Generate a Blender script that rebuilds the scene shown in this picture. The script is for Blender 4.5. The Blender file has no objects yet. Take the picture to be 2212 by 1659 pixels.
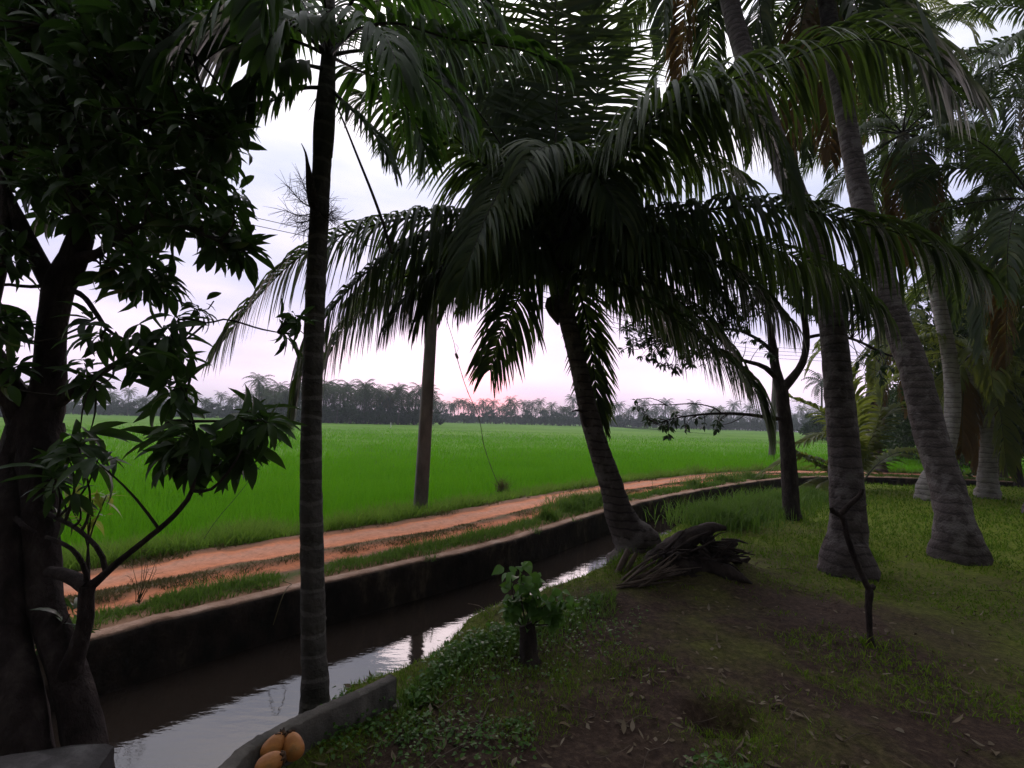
import bpy, math, random
import numpy as np
from mathutils import Vector, noise

random.seed(7); RNG = np.random.default_rng(7)
SC = bpy.context.scene
C = SC.collection

# ------------------------------------------------------------------ camera
F_PX, CX, CY, W_PX, H_PX = 1013.0, 1106.0, 829.5, 2212.0, 1659.0     # photo measured at 2212 x 1659
EYE = np.array([0.0, 0.0, 1.6])
PITCH = math.atan(78.5 / F_PX); ROLL = math.radians(1.5)
_f = np.array([0, math.cos(PITCH), math.sin(PITCH)])
_u0 = np.array([0, -math.sin(PITCH), math.cos(PITCH)]); _r0 = np.array([1.0, 0, 0])
_u = _u0 * math.cos(ROLL) - _r0 * math.sin(ROLL)
_r = _r0 * math.cos(ROLL) + _u0 * math.sin(ROLL)
cd = bpy.data.cameras.new('camera'); cam = bpy.data.objects.new('camera', cd); C.objects.link(cam)
from mathutils import Matrix
cam.matrix_world = Matrix(((_r[0], _u[0], -_f[0], 0), (_r[1], _u[1], -_f[1], 0), (_r[2], _u[2], -_f[2], 1.6), (0, 0, 0, 1)))
cd.sensor_width = 36; cd.lens = F_PX / W_PX * 36; cd.clip_start = 0.05; cd.clip_end = 5000
SC.camera = cam

# ------------------------------------------------------------------ world, sun, exposure
SUN_AZ = math.atan((1045 - CX) / F_PX)          # the setting sun stands over the far palms
SUN_EL = math.radians(2.0)
world = bpy.data.worlds.new('World'); SC.world = world; world.use_nodes = True
wt = world.node_tree; wt.nodes.clear()
def N(tree, typ, **kw):
    n = tree.nodes.new(typ)
    for k, v in kw.items():
        if k.startswith('i_'):
            key = k[2:]; n.inputs[int(key) if key.isdigit() else key].default_value = v
        else: setattr(n, k, v)
    return n
def L(tree, a, b): tree.links.new(a, b)
def MIX(tree, fac, a, b, bt='MIX'):
    m = tree.nodes.new('ShaderNodeMix'); m.data_type = 'RGBA'; m.blend_type = bt
    for idx, v in ((0, fac), (6, a), (7, b)):
        if hasattr(v, 'is_linked') or isinstance(v, bpy.types.NodeSocket): tree.links.new(v, m.inputs[idx])
        else: m.inputs[idx].default_value = v
    return m.outputs[2]
def RAMP(tree, src, stops):
    r = tree.nodes.new('ShaderNodeValToRGB')
    while len(r.color_ramp.elements) > 1: r.color_ramp.elements.remove(r.color_ramp.elements[-1])
    for i, (p, c) in enumerate(stops):
        e = r.color_ramp.elements[0] if i == 0 else r.color_ramp.elements.new(p)
        e.position = p; e.color = (c[0], c[1], c[2], 1)
    tree.links.new(src, r.inputs[0]); return r.outputs[0]
def MATH(tree, op, a, b=None, c=None, clamp=False):
    m = tree.nodes.new('ShaderNodeMath'); m.operation = op; m.use_clamp = clamp
    for i, v in enumerate((a, b, c)):
        if v is None: continue
        if isinstance(v, bpy.types.NodeSocket): tree.links.new(v, m.inputs[i])
        else: m.inputs[i].default_value = v
    return m.outputs[0]
def g(v): return (v, v, v)
tc = N(wt, 'ShaderNodeTexCoord'); sep = N(wt, 'ShaderNodeSeparateXYZ'); L(wt, tc.outputs['Generated'], sep.inputs[0])
# elevation of the cloud deck: pink at the horizon, lavender above, brighter towards the zenith
sky_col = RAMP(wt, sep.outputs[2], [(0.0, (.95, .80, .97)), (.09, (1.0, .84, 1.0)), (.19, (.90, .80, .97)), (.34, (.78, .76, .93)),
                                    (.52, (.90, .90, .98)), (.66, (.97, .97, 1.0)), (1.0, (1.0, 1.0, 1.0))])
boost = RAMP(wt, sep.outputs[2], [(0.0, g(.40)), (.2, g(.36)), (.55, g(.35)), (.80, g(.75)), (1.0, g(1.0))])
mp = N(wt, 'ShaderNodeMapping'); mp.inputs['Scale'].default_value = (1.6, 1.6, 6.0); L(wt, tc.outputs['Generated'], mp.inputs[0])
cn = N(wt, 'ShaderNodeTexNoise', i_Scale=1.3, i_Detail=5.0, i_Roughness=.5); L(wt, mp.outputs[0], cn.inputs['Vector'])
cloud = RAMP(wt, cn.outputs['Fac'], [(.34, (.70, .76, .86)), (.52, (.95, .95, .98)), (.64, (1.16, 1.10, 1.08))])
sky1 = MIX(wt, 1.0, sky_col, cloud, 'MULTIPLY')
# glow of the sunken sun and brighter west
sd = N(wt, 'ShaderNodeVectorMath', operation='DOT_PRODUCT'); L(wt, tc.outputs['Generated'], sd.inputs[0])
sd.inputs[1].default_value = (math.sin(SUN_AZ) * math.cos(SUN_EL), math.cos(SUN_AZ) * math.cos(SUN_EL), math.sin(SUN_EL))
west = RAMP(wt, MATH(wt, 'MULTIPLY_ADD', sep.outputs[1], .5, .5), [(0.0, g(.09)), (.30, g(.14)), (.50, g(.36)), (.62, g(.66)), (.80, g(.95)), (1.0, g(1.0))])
glow = RAMP(wt, sd.outputs['Value'], [(.90, (0, 0, 0)), (.985, (.02, .0, .01)), (.9985, (.06, .0, .01)), (.99975, (.14, .0, .0)), (.9999, (.32, .0, .0))])
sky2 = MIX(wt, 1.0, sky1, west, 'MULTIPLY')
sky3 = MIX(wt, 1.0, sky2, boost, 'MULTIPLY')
sky4 = MIX(wt, 1.0, sky3, glow, 'ADD')
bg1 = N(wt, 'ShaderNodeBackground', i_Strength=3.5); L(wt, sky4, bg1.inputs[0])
nis = N(wt, 'ShaderNodeTexSky'); nis.sky_type = 'NISHITA'; nis.sun_disc = False
nis.sun_elevation = SUN_EL; nis.sun_rotation = SUN_AZ
bg2 = N(wt, 'ShaderNodeBackground', i_Strength=0.012); L(wt, nis.outputs[0], bg2.inputs[0])
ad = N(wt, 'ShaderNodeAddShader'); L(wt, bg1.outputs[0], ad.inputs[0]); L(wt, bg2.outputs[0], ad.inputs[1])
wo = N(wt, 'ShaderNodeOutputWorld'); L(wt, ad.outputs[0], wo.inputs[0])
world.cycles.sampling_method = 'MANUAL'; world.cycles.sample_map_resolution = 512

sl = bpy.data.lights.new('sun', 'SUN'); sl.energy = 0.5; sl.angle = math.radians(25); sl.color = (1, .80, .78)
so = bpy.data.objects.new('sun', sl); C.objects.link(so)
so.rotation_euler = Vector((-math.sin(SUN_AZ) * math.cos(.3), -math.cos(SUN_AZ) * math.cos(.3), -math.sin(.3))).to_track_quat('-Z', 'Y').to_euler()

SC.view_settings.view_transform = 'Standard'; SC.view_settings.look = 'None'
SC.view_settings.exposure = 0.06; SC.view_settings.gamma = 1.0; SC.view_settings.use_curve_mapping = False
SC.cycles.max_bounces = 5; SC.cycles.diffuse_bounces = 2; SC.cycles.glossy_bounces = 3
SC.cycles.transmission_bounces = 3; SC.cycles.transparent_max_bounces = 6; SC.cycles.volume_bounces = 0
SC.cycles.use_adaptive_sampling = True; SC.cycles.adaptive_threshold = 0.02
SC.cycles.sample_clamp_indirect = 4; SC.cycles.use_denoising = True

# ------------------------------------------------------------------ helpers
def ray(px, py): return _r * (px - CX) / F_PX - _u * (py - CY) / F_PX + _f
def P(px, py, D):
    d = ray(px, py); return EYE + d * (D / d[1])
def G(px, py, z=0.0):
    d = ray(px, py); return EYE + d * ((z - 1.6) / d[2])
def norm(v): return v / (np.linalg.norm(v) + 1e-12)
def nrm(a): return a / (np.linalg.norm(a, axis=-1, keepdims=True) + 1e-12)
UP = np.array([0, 0, 1.0])

def mesh_np(name, V, F, mats, mi=None, smooth=False, parent=None, attr=None):
    """V (n,3), F list of int arrays shaped (m,3) or (m,4); mi = one material index per array."""
    me = bpy.data.meshes.new(name)
    V = np.asarray(V, dtype=np.float32)
    me.vertices.add(len(V)); me.vertices.foreach_set('co', V.ravel())
    tot, st, mm, li = [], [], [], []; s = 0
    for k, f in enumerate(F):
        f = np.asarray(f, dtype=np.int32)
        if len(f) == 0: continue
        n, w = f.shape
        li.append(f.ravel()); tot.append(np.full(n, w)); st.append(s + np.arange(n) * w); s += n * w
        mm.append(np.full(n, mi[k] if mi else 0))
    li = np.concatenate(li).astype(np.int32)
    me.loops.add(len(li)); me.loops.foreach_set('vertex_index', li)
    st = np.concatenate(st).astype(np.int32); me.polygons.add(len(st)); me.polygons.foreach_set('loop_start', st)
    try: me.polygons.foreach_set('loop_total', np.concatenate(tot).astype(np.int32))
    except Exception: pass
    me.polygons.foreach_set('material_index', np.concatenate(mm).astype(np.int32))
    if smooth: me.polygons.foreach_set('use_smooth', np.ones(len(st), dtype=bool))
    for m in (mats if isinstance(mats, (list, tuple)) else [mats]): me.materials.append(m)
    if attr:
        for k, v in attr.items():
            at = me.attributes.new(k, 'FLOAT', 'POINT'); at.data.foreach_set('value', np.asarray(v, dtype=np.float32))
    me.update(calc_edges=True); me.validate()
    o = bpy.data.objects.new(name, me); C.objects.link(o)
    if parent is not None: o.parent = parent
    return o

class MB:
    """collects pieces; every piece keeps its material index"""
    def __init__(s): s.V = []; s.F = []; s.M = []; s.n = 0
    def add(s, V, F, m=0):
        V = np.asarray(V, dtype=float).reshape(-1, 3)
        s.V.append(V); s.F.append(np.asarray(F, dtype=np.int64) + s.n); s.M.append(m); s.n += len(V)
    def tube(s, pts, rad, sides=8, m=0, wob=0.0, cap=True):
        pts = np.asarray(pts, dtype=float); n = len(pts); rad = np.broadcast_to(np.asarray(rad, dtype=float), (n,))
        T = np.gradient(pts, axis=0); T = nrm(T)
        ref = np.array([1.0, 0.15, 0.1]) if abs(T[0][0]) < .8 else np.array([0.1, 1.0, .1])
        A = nrm(np.cross(T, ref)); B = np.cross(T, A)
        a = np.linspace(0, 2 * math.pi, sides, endpoint=False)
        ring = A[:, None] * np.cos(a)[None, :, None] + B[:, None] * np.sin(a)[None, :, None]
        rr = rad[:, None] * (1 + wob * RNG.standard_normal((n, sides)))
        V = (pts[:, None] + ring * rr[..., None]).reshape(-1, 3)
        i = np.arange(n - 1)[:, None] * sides; j = np.arange(sides)[None]; k = (j + 1) % sides
        Fq = np.stack([i + j, i + k, i + sides + k, i + sides + j], -1).reshape(-1, 4)
        s.add(V, Fq, m)
        if cap:
            for e, base in ((0, 0), (n - 1, (n - 1) * sides)):
                c = pts[e]; Vc = np.vstack([V[base:base + sides], c])
                jj = np.arange(sides); tri = np.stack([jj, (jj + 1) % sides, np.full(sides, sides)], -1)
                if e == 0: tri = tri[:, ::-1]
                s.add(Vc, tri, m)
    def build(s, name, mats, parent=None, smooth=True, origin=None):
        V = np.vstack(s.V)
        if origin is not None: V = V - np.asarray(origin)
        return mesh_np(name, V, s.F, mats, s.M, smooth, parent)

def spline(pts, n):
    """Catmull-Rom through pts (k, dim), n samples evenly in arc length"""
    p = np.asarray(pts, dtype=float)
    if len(p) == 2: return p[0] + (p[1] - p[0]) * np.linspace(0, 1, n)[:, None]
    q = np.vstack([2 * p[0] - p[1], p, 2 * p[-1] - p[-2]]); out = []
    for i in range(1, len(q) - 2):
        t = np.linspace(0, 1, 24, endpoint=False)[:, None]
        a, b, c, d = q[i - 1], q[i], q[i + 1], q[i + 2]
        out.append(.5 * ((2 * b) + (-a + c) * t + (2 * a - 5 * b + 4 * c - d) * t ** 2 + (-a + 3 * b - 3 * c + d) * t ** 3))
    o = np.vstack(out + [p[-1:]])
    s = np.concatenate([[0], np.cumsum(np.linalg.norm(np.diff(o[:, :3], axis=0), axis=1))]); u = np.linspace(0, s[-1], n)
    return np.stack([np.interp(u, s, o[:, k]) for k in range(o.shape[1])], -1)

def tag(o, label=None, cat=None, group=None, kind=None):
    if label: o['label'] = label
    if cat: o['category'] = cat
    if group: o['group'] = group
    if kind: o['kind'] = kind
    return o
def empty(name, loc=(0, 0, 0)):
    o = bpy.data.objects.new(name, None); C.objects.link(o); o.location = [float(v) for v in loc]; o.empty_display_size = .2; return o

# ------------------------------------------------------------------ materials
def new_mat(name):
    m = bpy.data.materials.new(name); m.use_nodes = True; t = m.node_tree; t.nodes.clear()
    out = N(t, 'ShaderNodeOutputMaterial'); p = N(t, 'ShaderNodeBsdfPrincipled'); L(t, p.outputs[0], out.inputs[0]); return m, t, p, out
def leaf_mat(name, cols, rough=.5, transl=.25, tcol=None, spec=.4, nscale=3.0, wt_=.3):
    m, t, p, out = new_mat(name)
    ge = N(t, 'ShaderNodeNewGeometry'); st = [(i / max(1, len(cols) - 1), c) for i, c in enumerate(cols)]
    nz = N(t, 'ShaderNodeTexNoise', i_Scale=nscale, i_Detail=4.0); tco = N(t, 'ShaderNodeTexCoord'); L(t, tco.outputs['Object'], nz.inputs['Vector'])
    f = MATH(t, 'ADD', MATH(t, 'MULTIPLY', ge.outputs['Random Per Island'], 1 - wt_), MATH(t, 'MULTIPLY', MATH(t, 'MULTIPLY_ADD', nz.outputs['Fac'], 2.0, -.5), wt_))
    col = RAMP(t, f, st)
    oi = N(t, 'ShaderNodeObjectInfo'); ov = RAMP(t, oi.outputs['Random'], [(0, (.62, .66, .70)), (.6, (.85, .88, .82)), (1, (1, 1, .86))])
    col = MIX(t, 1.0, col, ov, 'MULTIPLY'); L(t, col, p.inputs['Base Color'])
    p.inputs['Roughness'].default_value = rough; p.inputs['Specular IOR Level'].default_value = spec
    tr = N(t, 'ShaderNodeBsdfTranslucent'); tr.inputs[0].default_value = (*(tcol or [min(1, c * 2.4) for c in cols[len(cols) // 2]]), 1)
    mx = N(t, 'ShaderNodeMixShader', i_0=transl); L(t, p.outputs[0], mx.inputs[1]); L(t, tr.outputs[0], mx.inputs[2]); L(t, mx.outputs[0], out.inputs[0])
    return m
def noise_mat(name, cols, scale=5, rough=.85, bump=.4, bscale=None, stretch=(1, 1, 1), detail=6, spec=.25, bdist=.02):
    m, t, p, out = new_mat(name)
    tco = N(t, 'ShaderNodeTexCoord'); mpp = N(t, 'ShaderNodeMapping'); mpp.inputs['Scale'].default_value = stretch; L(t, tco.outputs['Object'], mpp.inputs[0])
    nz = N(t, 'ShaderNodeTexNoise', i_Scale=scale, i_Detail=detail, i_Roughness=.6); L(t, mpp.outputs[0], nz.inputs['Vector'])
    col = RAMP(t, nz.outputs['Fac'], [(.3 + .4 * i / max(1, len(cols) - 1), c) for i, c in enumerate(cols)]); L(t, col, p.inputs['Base Color'])
    p.inputs['Roughness'].default_value = rough; p.inputs['Specular IOR Level'].default_value = spec
    nb = N(t, 'ShaderNodeTexNoise', i_Scale=bscale or scale * 4, i_Detail=6.0, i_Roughness=.65); L(t, mpp.outputs[0], nb.inputs['Vector'])
    b = N(t, 'ShaderNodeBump', i_Strength=bump, i_Distance=bdist); L(t, nb.outputs['Fac'], b.inputs['Height']); L(t, b.outputs[0], p.inputs['Normal'])
    return m
def trunk_mat(name, cols, ring=9.0, ringcol=(.02, .018, .015), ringamt=.6, lichen=None):
    m, t, p, out = new_mat(name)
    tco = N(t, 'ShaderNodeTexCoord')
    wv = N(t, 'ShaderNodeTexWave', i_Scale=ring, i_Distortion=2.6, i_Detail=3.0); wv.bands_direction = 'Z'; wv.inputs['Detail Scale'].default_value = 1.6
    L(t, tco.outputs['Object'], wv.inputs['Vector'])
    nz = N(t, 'ShaderNodeTexNoise', i_Scale=7.0, i_Detail=7.0, i_Roughness=.65); L(t, tco.outputs['Object'], nz.inputs['Vector'])
    col = RAMP(t, nz.outputs['Fac'], [(.3 + .4 * i / max(1, len(cols) - 1), c) for i, c in enumerate(cols)])
    rf = RAMP(t, wv.outputs['Fac'], [(.0, g(ringamt)), (.05, g(ringamt)), (.10, g(0.0))])
    col = MIX(t, rf, col, (*ringcol, 1))
    if lichen:
        n2 = N(t, 'ShaderNodeTexNoise', i_Scale=3.5, i_Detail=5.0, i_Roughness=.7); L(t, tco.outputs['Object'], n2.inputs['Vector'])
        col = MIX(t, RAMP(t, n2.outputs['Fac'], [(.52, g(0)), (.6, g(.8))]), col, (*lichen, 1))
    L(t, col, p.inputs['Base Color']); p.inputs['Roughness'].default_value = .9; p.inputs['Specular IOR Level'].default_value = .2
    nb = N(t, 'ShaderNodeTexNoise', i_Scale=40.0, i_Detail=5.0); L(t, tco.outputs['Object'], nb.inputs['Vector'])
    hh = MATH(t, 'ADD', MATH(t, 'MULTIPLY', nb.outputs['Fac'], .9), MATH(t, 'MULTIPLY', wv.outputs['Fac'], .35))
    b = N(t, 'ShaderNodeBump', i_Strength=.9, i_Distance=.02); L(t, hh, b.inputs['Height']); L(t, b.outputs[0], p.inputs['Normal'])
    return m

M_mango = leaf_mat('mango_leaf', [(.012, .028, .007), (.022, .052, .011), (.036, .08, .014), (.06, .10, .02)], .45, .22, (.08, .18, .025), .3)
M_mango_y = leaf_mat('young_leaf', [(.16, .22, .03), (.24, .28, .04)], .5, .35, (.35, .42, .06))
M_small = leaf_mat('small_tree_leaf', [(.012, .025, .008), (.025, .05, .014)], .5, .15)
M_coco = leaf_mat('coconut_leaflet', [(.016, .030, .014), (.028, .050, .018), (.045, .072, .024), (.095, .105, .03)], .45, .26, (.13, .21, .03), .20)
M_cocoY = leaf_mat('coconut_leaflet_light', [(.06, .09, .028), (.11, .135, .04), (.18, .18, .045)], .5, .38, (.30, .36, .05), .15)
M_dead = leaf_mat('dead_frond', [(.10, .055, .018), (.16, .09, .025), (.09, .06, .03)], .7, .2, (.3, .17, .04), .2)
M_areca = leaf_mat('areca_leaflet', [(.014, .030, .009), (.025, .056, .013), (.045, .095, .02)], .48, .30, (.11, .24, .025), .18)
M_rachis = noise_mat('rachis', [(.035, .04, .015), (.08, .085, .03)], 12, .6, .1)
M_rachis_dark = noise_mat('rachis_dark', [(.012, .010, .006), (.03, .028, .014)], 12, .6, .1)
M_trunk = trunk_mat('coconut_bark', [(.040, .030, .027), (.072, .058, .053), (.11, .09, .083)], 3.4, (.015, .012, .010), .75, (.13, .115, .105))
M_trunkL = trunk_mat('pale_coconut_bark', [(.18, .16, .15), (.29, .265, .25), (.40, .37, .35)], 2.6, (.05, .042, .035), .6, (.30, .285, .27))
M_trunkM = trunk_mat('grey_coconut_bark', [(.045, .036, .034), (.085, .070, .067), (.13, .11, .105)], 2.7, (.02, .016, .015), .6, (.15, .135, .13))
M_arecatrunk = trunk_mat('areca_bark', [(.032, .030, .025), (.065, .060, .052), (.10, .09, .08)], 2.6, (.16, .15, .135), .5)
M_bark = noise_mat('mango_bark', [(.012, .008, .007), (.034, .024, .022), (.075, .058, .052)], 11, .95, 1.0, 45, (1, 1, .45), bdist=.03)
M_twig = noise_mat('twig', [(.025, .02, .014), (.05, .042, .03)], 14, .85, .3)
M_rice = leaf_mat('rice_blade', [(.095, .245, .003), (.13, .31, .006), (.17, .37, .010), (.24, .43, .02)], .8, .35, (.18, .52, .015), .03, .30, .6)
M_grass = leaf_mat('grass_blade', [(.05, .115, .014), (.085, .17, .022), (.13, .21, .04), (.20, .22, .08)], .6, .3, (.16, .30, .04), .2)
M_verge = leaf_mat('verge_blade', [(.10, .20, .015), (.15, .27, .03), (.20, .32, .05), (.30, .34, .12)], .7, .35, (.24, .42, .05), .1)
M_grassdry = leaf_mat('dry_grass_blade', [(.10, .12, .03), (.16, .13, .06), (.20, .16, .08)], .7, .2, (.2, .18, .06), .2)
M_lawn = leaf_mat('lawn_blade', [(.12, .23, .012), (.19, .32, .02), (.27, .32, .04)], .6, .25, (.10, .19, .03), .2)
M_lawn.node_tree.nodes['Principled BSDF'].inputs['Specular IOR Level'].default_value = .03
M_weed = leaf_mat('weed_leaf', [(.035, .095, .012), (.06, .15, .02), (.10, .20, .03)], .5, .28, (.14, .32, .04), .35)
M_litter = leaf_mat('dry_leaf', [(.10, .07, .045), (.20, .15, .10), (.34, .28, .22)], .8, .1, (.2, .15, .1), .2)
M_far_leaf = leaf_mat('far_palm_leaf', [(.030, .052, .018), (.05, .08, .024), (.085, .115, .034)], .6, .15, (.1, .14, .04), .2)
M_far_leaf_y = leaf_mat('far_palm_leaf_yellow', [(.13, .12, .035), (.18, .15, .04)], .6, .15, (.2, .18, .05), .2)
M_far_bark = noise_mat('far_bark', [(.07, .06, .05), (.12, .10, .09)], 3)
M_far_bush = leaf_mat('far_tree_leaf', [(.020, .042, .014), (.034, .066, .020), (.055, .095, .028)], .7, .12, (.06, .11, .03), .15)
M_grove = leaf_mat('grove_leaf', [(.018, .032, .010), (.034, .058, .016), (.06, .085, .024)], .6, .2, (.05, .1, .02), .2)
M_bright = leaf_mat('bright_leaf', [(.06, .14, .02), (.10, .20, .03)], .5, .35, (.2, .4, .05), .3)
M_husk = noise_mat('coconut_husk', [(.10, .05, .02), (.36, .13, .025), (.46, .19, .04), (.24, .15, .05)], 9, .55, .3, spec=.4)
M_husk_dark = noise_mat('husk_cap', [(.05, .025, .012), (.11, .06, .03)], 20, .9, .5)
M_pole = noise_mat('weathered_concrete', [(.10, .085, .08), (.17, .148, .14), (.24, .215, .20)], 5, .9, .4, 30, (1, 1, .4))
M_wire = noise_mat('wire', [(.02, .02, .02), (.04, .04, .04)], 5, .6, 0)
M_green_wire = noise_mat('mossy_wire', [(.06, .07, .03), (.10, .11, .05)], 5, .8, 0)
M_insul = noise_mat('insulator', [(.10, .07, .06), (.18, .13, .11)], 8, .5, .1)
M_lowwall = noise_mat('old_cement', [(.045, .042, .038), (.085, .078, .068), (.15, .135, .115)], 4, .9, .6, 25)
M_rock = noise_mat('pale_stone', [(.16, .14, .13), (.30, .28, .27)], 7, .9, .5, 22)
M_block = noise_mat('mottled_cement', [(.035, .032, .032), (.06, .055, .055), (.20, .19, .19)], 4.5, .9, .5, 25)
M_root = noise_mat('rotten_wood', [(.016, .012, .010), (.04, .030, .026), (.075, .058, .048)], 8, .95, .9, 26, (1, 1, .6))
M_stalk = noise_mat('dry_stalk', [(.07, .052, .04), (.15, .115, .09)], 10, .9, .4)
M_white = noise_mat('whitewash', [(.6, .6, .58), (.75, .75, .72)], 5)

# canal wall material: pinkish cap, dark stained face
def wall_mat():
    m, t, p, out = new_mat('canal_cement')
    tco = N(t, 'ShaderNodeTexCoord'); nz = N(t, 'ShaderNodeTexNoise', i_Scale=2.5, i_Detail=8.0, i_Roughness=.7); L(t, tco.outputs['Object'], nz.inputs['Vector'])
    mp2 = N(t, 'ShaderNodeMapping'); mp2.inputs['Scale'].default_value = (3.5, 3.5, 1.6); L(t, tco.outputs['Object'], mp2.inputs[0])
    n2 = N(t, 'ShaderNodeTexNoise', i_Scale=1.0, i_Detail=6.0, i_Roughness=.7); L(t, mp2.outputs[0], n2.inputs['Vector'])
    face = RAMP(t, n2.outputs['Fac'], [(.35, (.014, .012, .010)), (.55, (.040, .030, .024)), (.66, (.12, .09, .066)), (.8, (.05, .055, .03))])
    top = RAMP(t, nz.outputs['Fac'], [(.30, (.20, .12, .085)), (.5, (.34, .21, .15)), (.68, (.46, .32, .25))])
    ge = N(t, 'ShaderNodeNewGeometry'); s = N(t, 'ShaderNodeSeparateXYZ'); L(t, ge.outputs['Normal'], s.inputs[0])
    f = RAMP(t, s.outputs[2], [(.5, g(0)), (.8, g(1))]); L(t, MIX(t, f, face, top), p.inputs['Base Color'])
    p.inputs['Roughness'].default_value = .92; p.inputs['Specular IOR Level'].default_value = .2
    b = N(t, 'ShaderNodeBump', i_Strength=.7, i_Distance=.03); nb = N(t, 'ShaderNodeTexNoise', i_Scale=18.0, i_Detail=7.0); L(t, tco.outputs['Object'], nb.inputs['Vector'])
    L(t, nb.outputs['Fac'], b.inputs['Height']); L(t, b.outputs[0], p.inputs['Normal']); return m
M_wall = wall_mat()
def road_mat():
    m, t, p, out = new_mat('red_earth_track')
    at = N(t, 'ShaderNodeAttribute'); at.attribute_name = 's'
    tco = N(t, 'ShaderNodeTexCoord'); nz = N(t, 'ShaderNodeTexNoise', i_Scale=1.6, i_Detail=8.0, i_Roughness=.7); L(t, tco.outputs['Object'], nz.inputs['Vector'])
    n3 = N(t, 'ShaderNodeTexNoise', i_Scale=14.0, i_Detail=8.0, i_Roughness=.75); L(t, tco.outputs['Object'], n3.inputs['Vector'])
    s = MATH(t, 'ADD', at.outputs['Fac'], MATH(t, 'MULTIPLY', MATH(t, 'SUBTRACT', nz.outputs['Fac'], .5), .40))
    s = MATH(t, 'ADD', s, MATH(t, 'MULTIPLY', MATH(t, 'SUBTRACT', n3.outputs['Fac'], .5), .22))
    su = MATH(t, 'DIVIDE', s, 3.0)
    clay = (.66, .245, .125); pale = (.62, .31, .21); dirt = (.30, .135, .075); soil = (.15, .095, .05); gr = (.075, .095, .025)
    col = RAMP(t, su, [(.0, (.40, .24, .16)), (.07, (.34, .19, .12)), (.11, gr), (.18, soil), (.21, dirt), (.26, clay), (.29, dirt), (.32, soil), (.36, (.12, .10, .045)),
                       (.395, dirt), (.42, clay), (.52, pale), (.56, clay), (.585, dirt), (.64, (.24, .13, .085)), (.71, (.16, .105, .06)), (.78, (.07, .10, .025))])
    v = RAMP(t, n3.outputs['Fac'], [(.3, g(.72)), (.5, g(1.0)), (.7, g(1.18))]); L(t, MIX(t, 1.0, col, v, 'MULTIPLY'), p.inputs['Base Color'])
    p.inputs['Roughness'].default_value = .95; p.inputs['Specular IOR Level'].default_value = .15
    b = N(t, 'ShaderNodeBump', i_Strength=.6, i_Distance=.04); L(t, n3.outputs['Fac'], b.inputs['Height']); L(t, b.outputs[0], p.inputs['Normal']); return m
M_road = road_mat()
def ground_mat():
    m, t, p, out = new_mat('bank_soil')
    tco = N(t, 'ShaderNodeTexCoord'); nz = N(t, 'ShaderNodeTexNoise', i_Scale=.9, i_Detail=6.0, i_Roughness=.62); L(t, tco.outputs['Object'], nz.inputs['Vector'])
    n3 = N(t, 'ShaderNodeTexNoise', i_Scale=22.0, i_Detail=8.0, i_Roughness=.75); L(t, tco.outputs['Object'], n3.inputs['Vector'])
    at = N(t, 'ShaderNodeAttribute'); at.attribute_name = 'green'
    soil = RAMP(t, n3.outputs['Fac'], [(.3, (.022, .013, .009)), (.5, (.058, .037, .026)), (.7, (.125, .085, .06))])
    moss = RAMP(t, n3.outputs['Fac'], [(.3, (.06, .085, .006)), (.5, (.145, .19, .016)), (.7, (.25, .30, .04))])
    f = MATH(t, 'ADD', at.outputs['Fac'], MATH(t, 'MULTIPLY', MATH(t, 'SUBTRACT', nz.outputs['Fac'], .5), 2.2), clamp=True)
    L(t, MIX(t, f, soil, moss), p.inputs['Base Color']); p.inputs['Roughness'].default_value = .95; p.inputs['Specular IOR Level'].default_value = .15
    b = N(t, 'ShaderNodeBump', i_Strength=.8, i_Distance=.04); L(t, n3.outputs['Fac'], b.inputs['Height']); L(t, b.outputs[0], p.inputs['Normal']); return m
M_ground = ground_mat()
def field_mat():
    m, t, p, out = new_mat('paddy')
    tco = N(t, 'ShaderNodeTexCoord'); mp2 = N(t, 'ShaderNodeMapping'); mp2.inputs['Scale'].default_value = (.05, .12, 1); L(t, tco.outputs['Object'], mp2.inputs[0])
    nz = N(t, 'ShaderNodeTexNoise', i_Scale=1.0, i_Detail=5.0, i_Roughness=.6); L(t, mp2.outputs[0], nz.inputs['Vector'])
    n3 = N(t, 'ShaderNodeTexNoise', i_Scale=2.4, i_Detail=6.0, i_Roughness=.8); L(t, tco.outputs['Object'], n3.inputs['Vector'])
    a = RAMP(t, nz.outputs['Fac'], [(.35, (.105, .23, .028)), (.5, (.135, .27, .040)), (.65, (.18, .32, .055))])
    v = RAMP(t, n3.outputs['Fac'], [(.3, g(.75)), (.7, g(1.2))]); L(t, MIX(t, 1.0, a, v, 'MULTIPLY'), p.inputs['Base Color'])
    p.inputs['Roughness'].default_value = 1.0; p.inputs['Specular IOR Level'].default_value = 0.05
    b = N(t, 'ShaderNodeBump', i_Strength=.8, i_Distance=.15); L(t, n3.outputs['Fac'], b.inputs['Height']); L(t, b.outputs[0], p.inputs['Normal']); return m
M_field = field_mat()
def water_mat():
    m, t, p, out = new_mat('muddy_water')
    p.inputs['Base Color'].default_value = (.026, .019, .015, 1); p.inputs['Roughness'].default_value = .04; p.inputs['IOR'].default_value = 1.95
    tco = N(t, 'ShaderNodeTexCoord'); mp2 = N(t, 'ShaderNodeMapping'); mp2.inputs['Rotation'].default_value = (0, 0, math.radians(-48)); mp2.inputs['Scale'].default_value = (3, 9, 1); L(t, tco.outputs['Object'], mp2.inputs[0])
    nz = N(t, 'ShaderNodeTexNoise', i_Scale=1.4, i_Detail=4.0, i_Roughness=.55); L(t, mp2.outputs[0], nz.inputs['Vector'])
    b = N(t, 'ShaderNodeBump', i_Strength=.10, i_Distance=.02); L(t, nz.outputs['Fac'], b.inputs['Height']); L(t, b.outputs[0], p.inputs['Normal']); return m
M_water = water_mat()

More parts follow.
